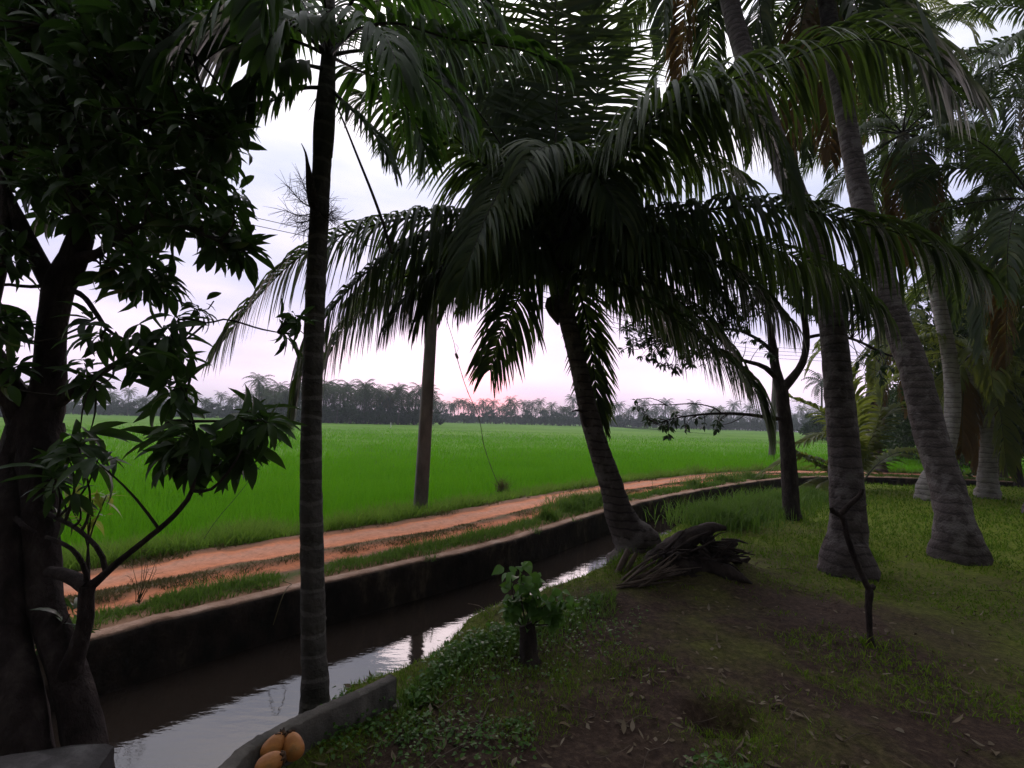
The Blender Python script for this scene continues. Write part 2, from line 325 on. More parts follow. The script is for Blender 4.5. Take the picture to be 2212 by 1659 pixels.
# ------------------------------------------------------------------ the canal line
ZW = -0.415
def w2(px, py, z=0.0): q = G(px, py, z); return [q[0], q[1]]
Wp = [w2(197, 1379), w2(650, 1269), w2(1071, 1174), w2(1304, 1106), w2(1475, 1066), w2(1675, 1035)]
d0 = np.array(Wp[1]) - np.array(Wp[0]); d0 /= np.linalg.norm(d0)
Wl = [list(np.array(Wp[0]) - d0 * k) for k in (40, 20, 8)] + Wp + [[11.0, 15.9], [14, 16.1], [18, 15.6], [26, 14.5], [45, 13], [120, 12]]
WALL = spline(Wl, 420)
Np = [w2(463, 1659, -.1), w2(650, 1560, -.3), w2(860, 1500, ZW), w2(960, 1405, ZW), w2(1100, 1345, ZW), w2(1290, 1272, ZW), w2(1400, 1195, ZW)]
Nl = [list(np.array(Np[0]) + np.array([-.55, -.75]) * k) for k in (30, 8, 2)] + Np + [[3.2, 9.0], [5.2, 11.1], [7.6, 13.2], [10.5, 14.3], [14, 14.6], [18, 14.1], [26, 13.0], [45, 11.5], [120, 10.5]]
NEAR = spline(Nl, 420)
def sdist(line, X):
    """signed distance of points X (n,2) to polyline; positive on the left of its direction (the far side)"""
    a = line[:-1]; b = line[1:]; ab = b - a; l2 = (ab ** 2).sum(1) + 1e-12; out = np.empty(len(X))
    for s in range(0, len(X), 20000):
        x = X[s:s + 20000]; ap = x[:, None] - a[None]; t = np.clip((ap * ab[None]).sum(2) / l2, 0, 1)
        dv = ap - t[..., None] * ab[None]; d2 = (dv ** 2).sum(2); k = d2.argmin(1); i = np.arange(len(x))
        cr = ab[k, 0] * ap[i, k, 1] - ab[k, 1] * ap[i, k, 0]
        out[s:s + 20000] = np.sqrt(d2[i, k]) * np.sign(cr)
    return out
def vnoise(x, y, sc=1.0, seed=0.0, oct=3):
    return np.array([noise.fractal(Vector((a * sc + seed, b * sc - seed, seed)), 1.0, 2.0, oct) for a, b in zip(x, y)])
def sm(e0, e1, x): t = np.clip((x - e0) / (e1 - e0), 0, 1); return t * t * (3 - 2 * t)

# near bank: one sheet with the canal bed
def axis(lo, hi, c, h0, gr):
    a = [c]; h = h0
    while a[-1] < hi: a.append(a[-1] + h); h *= gr
    b = [c]; h = h0
    while b[-1] > lo: b.append(b[-1] - h); h *= gr
    return np.array(sorted(set(b[1:] + a)))
PIT = w2(1562, 1560)
def bank_z(x, y):
    sn = sdist(NEAR, np.stack([x, y], 1))      # positive = towards the water
    base = .05 * vnoise(x, y, .45, 3.1) + .018 * vnoise(x, y, 2.4, 9.0) + .010 * vnoise(x, y, 7.0, 5.0)
    base += .20 * np.exp(-(((x - 2.05) / .75) ** 2 + ((y - 5.35) / .5) ** 2)) * (1 + .5 * vnoise(x, y, 3.0, 4.0))      # mound under the old root
    base -= .26 * np.exp(-(((x - PIT[0]) / .17) ** 2 + ((y - PIT[1]) / .12) ** 2) ** 2)    # shallow pit
    k = sm(-.42 + .08 * vnoise(x, y, 2.0, 1.0), .10, sn)
    return base * (1 - k) - .85 * k, sn
xs = axis(-40, 420, 1.5, .055, 1.022); ys = axis(-25, 17.5, 4.0, .055, 1.02)
XX, YY = np.meshgrid(xs, ys); xx = XX.ravel(); yy = YY.ravel()
zz, snear = bank_z(xx, yy)
swall = sdist(WALL, np.stack([xx, yy], 1))
nx, ny = len(xs), len(ys); idx = np.arange(nx * ny).reshape(ny, nx)
q = np.stack([idx[:-1, :-1], idx[:-1, 1:], idx[1:, 1:], idx[1:, :-1]], -1).reshape(-1, 4)
q = q[(swall[q] < .10).any(1)]
green = .02 + .45 * sm(1.5, 4.5, xx - .35 * yy + .9) + .6 * sm(4.0, 7.0, yy) + .5 * np.exp(-((snear + .35) / .35) ** 2) + .25 * sm(7, 12, yy)
o = mesh_np('ground', np.stack([xx, yy, np.where(swall > 0, -.85, zz)], 1), [q], M_ground, smooth=True, attr={'green': green}); tag(o, kind='structure')
def gz(x, y): return float(bank_z(np.array([x]), np.array([y]))[0][0])
def GB(px, py):
    """the point of the bank seen at a pixel"""
    z = 0.0
    for _ in range(6): q = G(px, py, z); z = gz(q[0], q[1])
    return G(px, py, z)

# water
o = mesh_np('water', [(-60, -60, ZW), (200, -60, ZW), (200, 15.9, ZW), (13, 15.95, ZW), (9.5, 15.3, ZW), (-60, -60, ZW)][:5] + [tuple(WALL[0] - np.array([0, 0])) + (ZW,)],
            [], M_water) if False else None
wl = np.hstack([WALL + 0, np.full((len(WALL), 1), ZW)]); nl = np.hstack([NEAR - 0, np.full((len(NEAR), 1), ZW)])
tn = nrm(np.gradient(NEAR, axis=0)); nl[:, :2] += np.stack([tn[:, 1], -tn[:, 0]], 1) * .35       # runs under the bank
V = np.vstack([wl, nl]); n = len(WALL); i = np.arange(n - 1)
o = mesh_np('water', V, [np.stack([i + n, i + n + 1, i + 1, i], -1)], M_water); tag(o, kind='structure')

# canal wall (far side) as one retaining wall
def offset(line, s):
    t = nrm(np.gradient(line, axis=0)); return line + np.stack([-t[:, 1], t[:, 0]], 1) * np.asarray(s).reshape(-1, 1) if np.ndim(s) else line + np.stack([-t[:, 1], t[:, 0]], 1) * s
WS = spline(Wl, 1400)
wn = vnoise(WS[:, 0], WS[:, 1], 1.3, 4.0) * .018 + np.clip(vnoise(WS[:, 0], WS[:, 1], 9.0, 2.0) - .15, 0, 1) * .05
prof = [(0.0, -1.0, 0), (0.0, -.5, 0), (0.004, -.10, .5), (-.006, -.055, 1), (0.012, -.008, 1), (.03, .0, 1), (.12, .004, .4), (.14, -.02, 0), (.14, -1.0, 0)]
rows = []
for k, (s, z, wv) in enumerate(prof):
    q2 = offset(WS, s + wn * wv); rows.append(np.hstack([q2, (z + wn * .5 * (1 if z > -.2 else 0)).reshape(-1, 1)]))
V = np.vstack(rows); n = len(WS); i = np.arange(n - 1); fq = []
for k in range(len(prof) - 1): fq.append(np.stack([k * n + i, k * n + i + 1, (k + 1) * n + i + 1, (k + 1) * n + i], -1)[:, ::-1])
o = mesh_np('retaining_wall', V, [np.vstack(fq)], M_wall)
tag(o, 'long cement canal wall with crumbling pinkish top edge between the water and the red track', 'canal wall')

# dirt road strip along the wall
svals = [.13, .2, .3, .42, .55, .65, .75, .85, .95, 1.05, 1.15, 1.25, 1.4, 1.55, 1.65, 1.8, 2.0, 2.2, 2.5, 2.9, 3.4]
zprof = [-.01, .0, .02, .015, .0, -.02, -.015, .01, .015, .0, -.02, -.03, -.032, -.02, -.005, .0, -.02, -.06, -.14, -.24, -.34]
rows, sa = [], []
for s, z in zip(svals, zprof):
    wob = (vnoise(WS[:, 0], WS[:, 1], .5, 2.0) * .06) * (s > .3)
    q2 = offset(WS, s + wob); nzv = vnoise(q2[:, 0], q2[:, 1], 2.2, 7.7) * .022
    rows.append(np.hstack([q2, (z + nzv * (s > .2)).reshape(-1, 1)])); sa.append(np.full(len(WS), s))
V = np.vstack(rows); fq = []
for k in range(len(svals) - 1): fq.append(np.stack([k * n + i, (k + 1) * n + i, (k + 1) * n + i + 1, k * n + i + 1], -1)[:, ::-1])
o = mesh_np('dirt_road', V, [np.vstack(fq)], M_road, smooth=True, attr={'s': np.concatenate(sa)}); tag(o, kind='structure')

# paddy field to the horizon
FZ = -.34
fs = [3.35, 6, 10, 18, 32, 60, 110, 200, 400, 600]
W3 = WALL[::6]; rows = [np.hstack([offset(W3, s), np.full((len(W3), 1), FZ + (0 if s < 9 else .06 if s < 12 else .20))]) for s in fs]
V = np.vstack(rows); n3 = len(W3); i3 = np.arange(n3 - 1)
fq = [np.stack([k * n3 + i3, k * n3 + i3 + 1, (k + 1) * n3 + i3 + 1, (k + 1) * n3 + i3], -1) for k in range(len(fs) - 1)]
o = mesh_np('paddy_field', V, [np.vstack(fq)], M_field); tag(o, kind='structure')

# ------------------------------------------------------------------ grasses
def blades(name, XYZ, h, w, mat, lean=.35, parent=None, curl=.5):
    n = len(XYZ); h = np.broadcast_to(h, (n,)); w = np.broadcast_to(w, (n,))
    az = RNG.uniform(0, 2 * math.pi, n); ln = np.abs(RNG.normal(0, lean, n)) + .05; la = RNG.uniform(0, 2 * math.pi, n)
    d = np.stack([np.cos(la) * ln, np.sin(la) * ln, np.ones(n)], 1); d = nrm(d); s = np.stack([np.cos(az), np.sin(az), np.zeros(n)], 1)
    b = np.asarray(XYZ); m1 = b + d * (h * .55)[:, None]
    tip = m1 + nrm(d + np.stack([np.cos(la), np.sin(la), -np.ones(n) * .3], 1) * curl * RNG.uniform(.2, 1.3, (n, 1))) * (h * .5)[:, None]
    V = np.stack([b - s * w[:, None] * .5, b + s * w[:, None] * .5, m1 + s * w[:, None] * .42, m1 - s * w[:, None] * .42, tip], 1).reshape(-1, 3)
    k = np.arange(n) * 5
    return mesh_np(name, V, [np.stack([k, k + 1, k + 2, k + 3], -1), np.stack([k + 3, k + 2, k + 4], -1)], mat, [0, 0], parent=parent)
# rice
n = 230000
az = RNG.uniform(math.radians(-62), math.radians(58), n); r = np.exp(RNG.uniform(math.log(5.2), math.log(75), n))
x = r * np.sin(az); y = r * np.cos(az); sw = sdist(WALL[::2], np.stack([x, y], 1)); keep = (sw > 2.75 + .3 * RNG.random(n)) & (RNG.random(n) > .85 * sm(22, 72, r))
x, y, r, sw = x[keep], y[keep], r[keep], sw[keep]
pn = vnoise(x, y, .25, 6.0, 2)
blades('rice_crop', np.stack([x, y, np.full(len(x), FZ)], 1), (.36 + .07 * pn) * RNG.uniform(.8, 1.12, len(x)) * (.8 + .2 * sm(2.8, 4.5, sw)),
       np.clip(.0019 * r, .009, .12) * RNG.uniform(.6, 1.2, len(x)), M_rice, .16, curl=.25)
tag(bpy.data.objects['rice_crop'], 'bright green young rice filling the flat paddy field', 'rice', kind='stuff')
# canal-side and roadside grass in bands of the track
def band(name, n, s0, s1, h, w, mat, label, thr=-.1, lean=.45, umax=32, sc=1.2, zoff=.0, seed=1.0):
    u = np.exp(RNG.uniform(0, math.log(umax), n)) - 1
    base = np.array(Wp[0]) - d0 * 2.0; # arclength start
    ws = WS; s = np.concatenate([[0], np.cumsum(np.linalg.norm(np.diff(ws, axis=0), axis=1))])
    k0 = np.argmin(((ws - base) ** 2).sum(1)); uu = s[k0] + u
    q = np.stack([np.interp(uu, s, ws[:, 0]), np.interp(uu, s, ws[:, 1])], 1)
    t = np.stack([np.interp(uu + .05, s, ws[:, 0]), np.interp(uu + .05, s, ws[:, 1])], 1) - q; t = nrm(t); nn = np.stack([-t[:, 1], t[:, 0]], 1)
    so = RNG.uniform(s0, s1, n); xy = q + nn * so[:, None]
    v = vnoise(xy[:, 0], xy[:, 1], sc, seed); edge = np.minimum(so - s0, s1 - so) / (s1 - s0) * 2
    kp = v + .35 * edge > thr + .15 + RNG.normal(0, .08, n)
    xy, so, v = xy[kp], so[kp], v[kp]; z = np.interp(so, svals, zprof) - .01
    dist = np.hypot(xy[:, 0], xy[:, 1])
    o = blades(name, np.stack([xy[:, 0], xy[:, 1], z + zoff], 1), h * RNG.uniform(.45, 1.25, len(xy)) * (1 + .9 * np.clip(v, -.5, .8)), np.maximum(w, .0014 * dist), mat, lean)
    tag(o, label, 'grass', kind='stuff')
band('verge_grass', 26000, .16, .52, .085, .006, M_grass, 'green grass tufts along the canal wall edge of the track', -.28)
band('track_grass', 26000, .78, 1.16, .038, .006, M_grassdry, 'short brownish grass strip down the middle of the track', -.25, .7)
band('field_edge_grass', 60000, 2.02, 3.5, .24, .011, M_verge, 'rank weedy grass between the red track and the rice', -.6, .6, seed=5.0)
band('creeping_grass', 14000, 1.75, 2.5, .07, .007, M_grassdry, 'thin creeping grass on the far edge of the red track', .05, .8, seed=8.0)
pts = []
for _ in range(44):
    k_ = int(RNG.integers(330, 1100)); q_ = WS[k_]; m_ = int(RNG.integers(10, 60)); c_ = clump_pts(q_[0], q_[1], .07, m_, 0.0) if False else np.stack([q_[0] + RNG.normal(0, .05, m_), q_[1] + RNG.normal(0, .05, m_), np.full(m_, -.01)], 1); pts.append(c_)
pts = np.vstack(pts)
tag(blades('wall_top_grass', pts, .12 * RNG.uniform(.4, 1.4, len(pts)), .006, M_grass, .9, curl=1.6), 'sparse grass tufts rooted on and hanging over the canal wall edge', 'grass', kind='stuff')
# taller clumps on the wall side near the leaning palm
def clump_pts(cx, cy, rad, n, zf):
    a = RNG.uniform(0, 2 * math.pi, n); q = rad * np.abs(RNG.normal(0, .62, n)); x = cx + np.cos(a) * q * 1.6; y = cy + np.sin(a) * q; return np.stack([x, y, np.full(n, zf)], 1)
pts = []
for (px, py, rr, nn) in [(1250, 1095, .30, 900), (1295, 1088, .30, 900), (1225, 1105, .2, 400), (1180, 1122, .15, 250), (1560, 1040, .5, 700), (1620, 1033, .6, 800), (1500, 1052, .35, 400)]:
    q2 = G(px, py, 0); c = clump_pts(q2[0], q2[1], rr, nn, .0); pts.append(c)
pts = np.vstack(pts); kk = sdist(WALL, pts[:, :2]) > .15; pts = pts[kk]
tag(blades('tall_grass', pts, .30 * RNG.uniform(.5, 1.2, len(pts)), .010, M_grass, .4, curl=.8), 'tall grass clumps on the canal wall behind the leaning palm', 'grass', kind='stuff')
# lush grass at the near bank on the right
pts = []
for (px, py, rr, nn) in [(1560, 1135, .45, 1600), (1600, 1120, .5, 1500), (1640, 1105, .5, 1300), (1530, 1120, .35, 800), (1680, 1090, .6, 1200), (1750, 1080, .6, 900)]:
    q2 = GB(px, py); c = clump_pts(q2[0], q2[1], rr, nn, q2[2]); pts.append(c)
pts = np.vstack(pts)
tag(blades('bank_grass', pts, .34 * RNG.uniform(.5, 1.2, len(pts)), .012, M_grass, .4, curl=.8), 'lush long grass on the near bank beside the small tree', 'grass', kind='stuff')
# lawn
n = 230000
az = RNG.uniform(math.radians(-30), math.radians(56), n); r = np.exp(RNG.uniform(math.log(1.3), math.log(26), n))
x = r * np.sin(az); y = r * np.cos(az); z, sn = bank_z(x, y)
gr = .15 + .55 * sm(1.5, 4.5, x - .35 * y + .9) + .5 * np.exp(-((sn + .35) / .35) ** 2) + .6 * sm(4, 8, y) + vnoise(x, y, .9, 2.2) * .9 + vnoise(x, y, 4.0, 1.2) * .5
kp = (sn < .0) & (gr > RNG.uniform(.15, .85, n)); x, y, z, r = x[kp], y[kp], z[kp], r[kp]
tag(blades('lawn_grass', np.stack([x, y, z - .004], 1), .035 * RNG.uniform(.4, 1.5, len(x)) * (1 + .9 * sm(4, 9, y)), np.clip(.0014 * r, .0025, .025), M_lawn, .8), 'short patchy grass growing over the shaded bank', 'grass', kind='stuff')

# ------------------------------------------------------------------ leaves
class Leaves:
    def __init__(s): s.p = []; s.d = []; s.n = []; s.L = []; s.W = []; s.c = []
    def add(s, p, d, n, Ln, Wd, curl=.35): s.p.append(p); s.d.append(d); s.n.append(n); s.L.append(Ln); s.W.append(Wd); s.c.append(curl)
    def arrays(s, prof=(0, .62, 1.0, .82, .40, 0), fold=.25):
        p = np.array(s.p); d = nrm(np.array(s.d)); nn = np.array(s.n); Ln = np.array(s.L)[:, None]; Wd = np.array(s.W)[:, None]; cu = np.array(s.c)[:, None]
        sd_ = nrm(np.cross(d, nn)); nn = np.cross(sd_, d); K = len(prof); ts = np.linspace(0, 1, K); rows = []
        for k, t in enumerate(ts):
            ang = cu * t * 1.6; ctr = p + Ln * t * (d * np.cos(ang * .5) - nn * np.sin(ang * .5)); hw = Wd * prof[k] * .5
            if k in (0, K - 1): rows.append(ctr[:, None])
            else: rows.append(np.stack([ctr - sd_ * hw + nn * hw * fold, ctr, ctr + sd_ * hw + nn * hw * fold], 1))
        V = np.concatenate(rows, 1); per = V.shape[1]; q = []; tr = []
        tr += [(0, 2, 1), (0, 3, 2)]
        for k in range(1, K - 2):
            a = 1 + (k - 1) * 3; b = a + 3; q += [(a, a + 1, b + 1, b), (a + 1, a + 2, b + 2, b + 1)]
        a = 1 + (K - 3) * 3; e = per - 1; tr += [(a, a + 1, e), (a + 1, a + 2, e)]
        off = (np.arange(len(p)) * per)[:, None, None]
        return V.reshape(-1, 3), (np.array(q)[None] + off).reshape(-1, 4), (np.array(tr)[None] + off).reshape(-1, 3)
    def build(s, name, mat, parent=None, **kw):
        V, q, t = s.arrays(**kw); return mesh_np(name, V, [q, t], mat, [0, 0], smooth=True, parent=parent)
def rv(): return RNG.standard_normal(3)
def whorl(lv, pos, axis_, n, Ln, Wd, spread=.9, droop=.35):
    axis_ = norm(axis_); a0 = RNG.uniform(0, 6.28); e1 = norm(np.cross(axis_, [.3, .5, .8])); e2 = np.cross(axis_, e1)
    for i in range(n):
        a = a0 + i * 2.4; sp = spread * RNG.uniform(.6, 1.25)
        rad = e1 * math.cos(a) + e2 * math.sin(a)
        d = norm(axis_ * math.cos(sp) + rad * math.sin(sp) - UP * droop * RNG.uniform(.3, 1.3))
        nn = norm(axis_ * .6 - d * .2 + UP * .9 + rv() * .25)
        l = Ln * RNG.uniform(.6, 1.2); lv.add(pos + axis_ * RNG.uniform(-.05, .03) + rad * .005, d, nn, l, Wd * l / Ln * RNG.uniform(.85, 1.15), RNG.uniform(.1, .9))
def in_poly(pt, poly):
    x, y = pt; c = False; j = len(poly) - 1
    for i in range(len(poly)):
        xi, yi = poly[i]; xj, yj = poly[j]
        if (yi > y) != (yj > y) and x < (xj - xi) * (y - yi) / (yj - yi + 1e-9) + xi: c = not c
        j = i
    return c
def sample_poly(poly, n):
    xs_ = [p[0] for p in poly]; ys_ = [p[1] for p in poly]; out = []
    while len(out) < n:
        q = (RNG.uniform(min(xs_), max(xs_)), RNG.uniform(min(ys_), max(ys_)))
        if in_poly(q, poly): out.append(q)
    return out

# ------------------------------------------------------------------ mango tree on the left
def limb(mb, pts, n=16, sides=9, wob=.03):
    """pts: (px, py, D, width in photo px)"""
    a = np.array([list(P(px, py, D)) + [w * .5 / F_PX * D] for px, py, D, w in pts]); s = spline(a, n); mb.tube(s[:, :3], np.maximum(s[:, 3], .002), sides, 0, wob); return s[:, :3]
mango = empty('mango_tree', (P(150, 1640, 2.1)[0], 2.1, 0))
mo = np.array(mango.location); tag(mango, 'dark many-stemmed tree with long drooping leaves at the left edge', 'tree')
tb = MB(); skel = []
skel.append(limb(tb, [(212, 1780, 2.0, 84), (192, 1640, 2.05, 72), (160, 1490, 2.1, 66), (106, 1330, 2.15, 58), (92, 1250, 2.2, 64), (88, 1106, 2.25, 66), (86, 1000, 2.3, 74), (78, 930, 2.35, 92)], 30))
skel.append(limb(tb, [(60, 1800, 1.95, 110), (44, 1560, 2.0, 88), (24, 1340, 2.1, 56), (18, 1106, 2.2, 62), (30, 1020, 2.3, 66), (72, 930, 2.35, 90)], 30))
skel.append(limb(tb, [(60, 980, 2.33, 90), (82, 905, 2.35, 88), (105, 840, 2.35, 62), (112, 720, 2.35, 52), (127, 620, 2.35, 56), (150, 575, 2.36, 56), (172, 520, 2.38, 48), (182, 455, 2.4, 44), (160, 380, 2.4, 38), (148, 300, 2.4, 32), (150, 170, 2.4, 30), (136, 60, 2.4, 26), (120, -90, 2.4, 20), (100, -300, 2.4, 12)], 60))
skel.append(limb(tb, [(120, 630, 2.35, 44), (82, 560, 2.33, 34), (36, 470, 2.3, 30), (0, 400, 2.3, 26), (-60, 300, 2.3, 20)], 18))
skel.append(limb(tb, [(70, 930, 2.35, 70), (38, 870, 2.3, 56), (0, 805, 2.25, 50), (-60, 700, 2.2, 44)], 14))
skel.append(limb(tb, [(-30, 700, 2.2, 30), (8, 520, 2.25, 26), (12, 380, 2.3, 20), (30, 200, 2.3, 14)], 14))
skel.append(limb(tb, [(105, 617, 2.35, 9), (60, 619, 2.34, 8), (0, 615, 2.3, 7), (-30, 640, 2.3, 6)], 8, 5))
skel.append(limb(tb, [(150, 625, 2.35, 14), (180, 640, 2.3, 12), (207, 676, 2.25, 10), (233, 713, 2.2, 8), (262, 730, 2.2, 7), (290, 745, 2.2, 6)], 12, 6))
skel.append(limb(tb, [(110, 880, 2.35, 34), (150, 850, 2.3, 24), (187, 826, 2.3, 17), (233, 796, 2.25, 13), (270, 772, 2.2, 10), (310, 740, 2.2, 7), (350, 720, 2.2, 5)], 16, 7))
skel.append(limb(tb, [(165, 560, 2.37, 34), (215, 545, 2.3, 18), (260, 510, 2.25, 14), (330, 480, 2.2, 10), (400, 490, 2.15, 8), (470, 520, 2.1, 6)], 16, 7))
skel.append(limb(tb, [(155, 360, 2.4, 20), (230, 300, 2.35, 14), (330, 260, 2.3, 10), (420, 250, 2.2, 7), (470, 300, 2.2, 5)], 16, 6))
skel.append(limb(tb, [(150, 250, 2.4, 18), (240, 160, 2.4, 12), (330, 110, 2.4, 8), (420, 120, 2.3, 5)], 14, 6))
skel.append(limb(tb, [(180, 450, 2.4, 18), (260, 400, 2.5, 14), (360, 370, 2.5, 10), (460, 390, 2.4, 6)], 14, 6))
skel.append(limb(tb, [(285, 520, 2.2, 6), (300, 580, 2.2, 5), (340, 625, 2.2, 4), (390, 652, 2.2, 4), (440, 672, 2.2, 3), (462, 650, 2.2, 3)], 14, 5))
skel.append(limb(tb, [(385, 690, 2.2, 5), (415, 690, 2.2, 5), (450, 698, 2.2, 4), (490, 690, 2.2, 4), (560, 710, 2.3, 4), (600, 718, 2.4, 3)], 12, 5))
# low branch
skel.append(limb(tb, [(150, 1460, 2.1, 50), (165, 1410, 2.05, 36), (185, 1340, 2.0, 30), (186, 1290, 2.0, 28), (190, 1265, 2.0, 30)], 12, 8))
skel.append(limb(tb, [(190, 1270, 2.0, 30), (150, 1245, 2.05, 26), (105, 1235, 2.1, 22)], 8, 7))
skel.append(limb(tb, [(188, 1272, 2.0, 22), (215, 1250, 2.0, 17), (260, 1210, 1.98, 14), (310, 1170, 1.96, 12), (370, 1120, 1.95, 11), (405, 1080, 1.95, 10), (415, 1058, 1.95, 9), (422, 1010, 1.95, 7), (424, 950, 1.95, 6), (414, 900, 1.95, 5), (398, 850, 1.95, 4)], 26, 7))
skel.append(limb(tb, [(415, 1060, 1.95, 8), (455, 1058, 1.95, 7), (500, 1010, 1.95, 5), (530, 950, 1.98, 4), (535, 890, 2.0, 3)], 12, 5))
skel.append(limb(tb, [(188, 1265, 2.0, 12), (184, 1230, 2.0, 10), (160, 1190, 2.0, 9), (122, 1168, 2.05, 8), (100, 1160, 2.1, 8)], 10, 6))
skel.append(limb(tb, [(228, 1235, 2.0, 10), (215, 1190, 2.0, 10), (170, 1145, 2.05, 9), (125, 1120, 2.1, 9), (95, 1105, 2.15, 9)], 10, 6))
skel.append(limb(tb, [(35, 1120, 2.15, 12), (50, 1135, 2.1, 10), (75, 1150, 2.1, 9)], 6, 5))
SK = np.vstack(skel)
tb2 = MB()
lv = Leaves(); lvy = Leaves()
regions = [  # polygon, whorls, D range, leaf length
    ([(-60, -60), (360, -60), (350, 90), (345, 160), (430, 190), (478, 225), (505, 300), (515, 370), (530, 430), (525, 500), (470, 510), (430, 470), (390, 500), (360, 545), (300, 560), (240, 500), (190, 480), (120, 470), (60, 420), (-60, 380)], 400, 2.0, 3.1, .165),
    ([(-60, -100), (340, -100), (320, 200), (200, 330), (-60, 330)], 130, 2.3, 3.6, .18),
    ([(330, -60), (430, -60), (400, 60), (350, 130)], 26, 2.2, 3.0, .16),
    ([(440, 220), (500, 240), (515, 300), (490, 330), (450, 280)], 14, 2.1, 2.5, .17),
    ([(440, 480), (530, 510), (535, 545), (480, 555), (440, 530)], 10, 2.1, 2.4, .16),
    ([(200, 560), (330, 560), (370, 600), (330, 660), (280, 610), (220, 600)], 15, 2.1, 2.5, .16),
    ([(-40, 610), (60, 640), (75, 720), (40, 750), (-40, 740)], 9, 1.9, 2.4, .17),
    ([(-40, 780), (40, 790), (60, 830), (0, 860)], 6, 2.0, 2.4, .15),
    ([(0, 480), (110, 500), (100, 560), (0, 600)], 8, 2.1, 2.5, .14),
    ([(190, 690), (250, 700), (300, 700), (380, 680), (400, 740), (370, 790), (300, 790), (280, 740), (200, 730)], 12, 1.95, 2.3, .165),
    ([(330, 760), (430, 760), (440, 830), (400, 870), (350, 860)], 10, 1.9, 2.2, .16),
    ([(150, 770), (190, 770), (200, 840), (150, 850)], 4, 2.0, 2.3, .15),
    ([(110, 890), (190, 890), (215, 1000), (180, 1040), (110, 1040)], 10, 1.9, 2.3, .18),
    ([(350, 890), (440, 890), (450, 1000), (400, 1040), (350, 1000)], 13, 1.9, 2.1, .165),
    ([(440, 880), (570, 860), (590, 940), (540, 1010), (450, 1000)], 13, 1.9, 2.15, .165),
    ([(120, 1040), (160, 1040), (170, 1110), (120, 1110)], 3, 2.0, 2.2, .12),
    ([(115, 1290), (160, 1290), (165, 1390), (130, 1400)], 5, 2.1, 2.3, .15),
    ([(440, 650), (480, 660), (470, 700), (440, 690)], 2, 2.2, 2.25, .12),
    ([(585, 680), (655, 680), (650, 730), (600, 740)], 5, 2.3, 2.5, .13),
]
for poly, cnt, D0, D1, Ln in regions:
    for (px, py) in sample_poly(poly, cnt):
        D = RNG.uniform(D0, D1); p = P(px, py, D)
        k = np.argmin(((SK - p) ** 2).sum(1)); q0 = SK[k]; v = p - q0; dl = np.linalg.norm(v)
        if dl > .06:
            n_ = 6; t = np.linspace(0, 1, n_)[:, None]; mid = np.outer(np.sin(np.linspace(0, math.pi, n_)), (rv() * .06 - UP * .03) * min(1, dl * 2))
            tb2.tube(q0 + v * t + mid, np.linspace(.006 + .004 * min(dl, 1.0), .0025, n_), 4, 0, 0, cap=False)
        ax = norm(v / (dl + 1e-6) * .7 + rv() * .35 + np.array([0, 0, .1 if py < 600 else -.05]))
        whorl(lv, p, ax, int(RNG.integers(6, 11)), Ln * RNG.uniform(.75, 1.1), .041 * Ln / .165, 1.1, .38)
for (px, py) in [(150, 1090), (200, 1080), (230, 1070), (190, 1120), (215, 1105)]:
    whorl(lvy, P(px, py, 3.0), UP * .8 + rv() * .4, 7, .15, .04, 1.1, .3)
tb.build('trunk', M_bark, mango, origin=mo); tb2.build('twig', M_twig, mango, origin=mo)
b_ = lv.build('foliage', M_mango, mango, prof=(0, .66, 1.0, .95, .62, 0), fold=.4); b_.location = -Vector(mo)
for ch in mango.children:
    pass
ys_ = empty('young_shrub', P(190, 1180, 3.0)); tag(ys_, 'small shrub with yellow green new leaves behind the left tree stems', 'shrub')
yb = MB()
for (px, py) in [(150, 1090), (200, 1080), (230, 1070), (190, 1120), (215, 1105)]:
    yb.tube(spline([P(190, 1330, 3.0), P(190, 1180, 3.0), P(px, py, 3.0)], 8), np.linspace(.008, .003, 8), 5)
yb.build('stem', M_twig, ys_, origin=ys_.location); f_ = lvy.build('foliage', M_mango_y, ys_); f_.location = -ys_.location

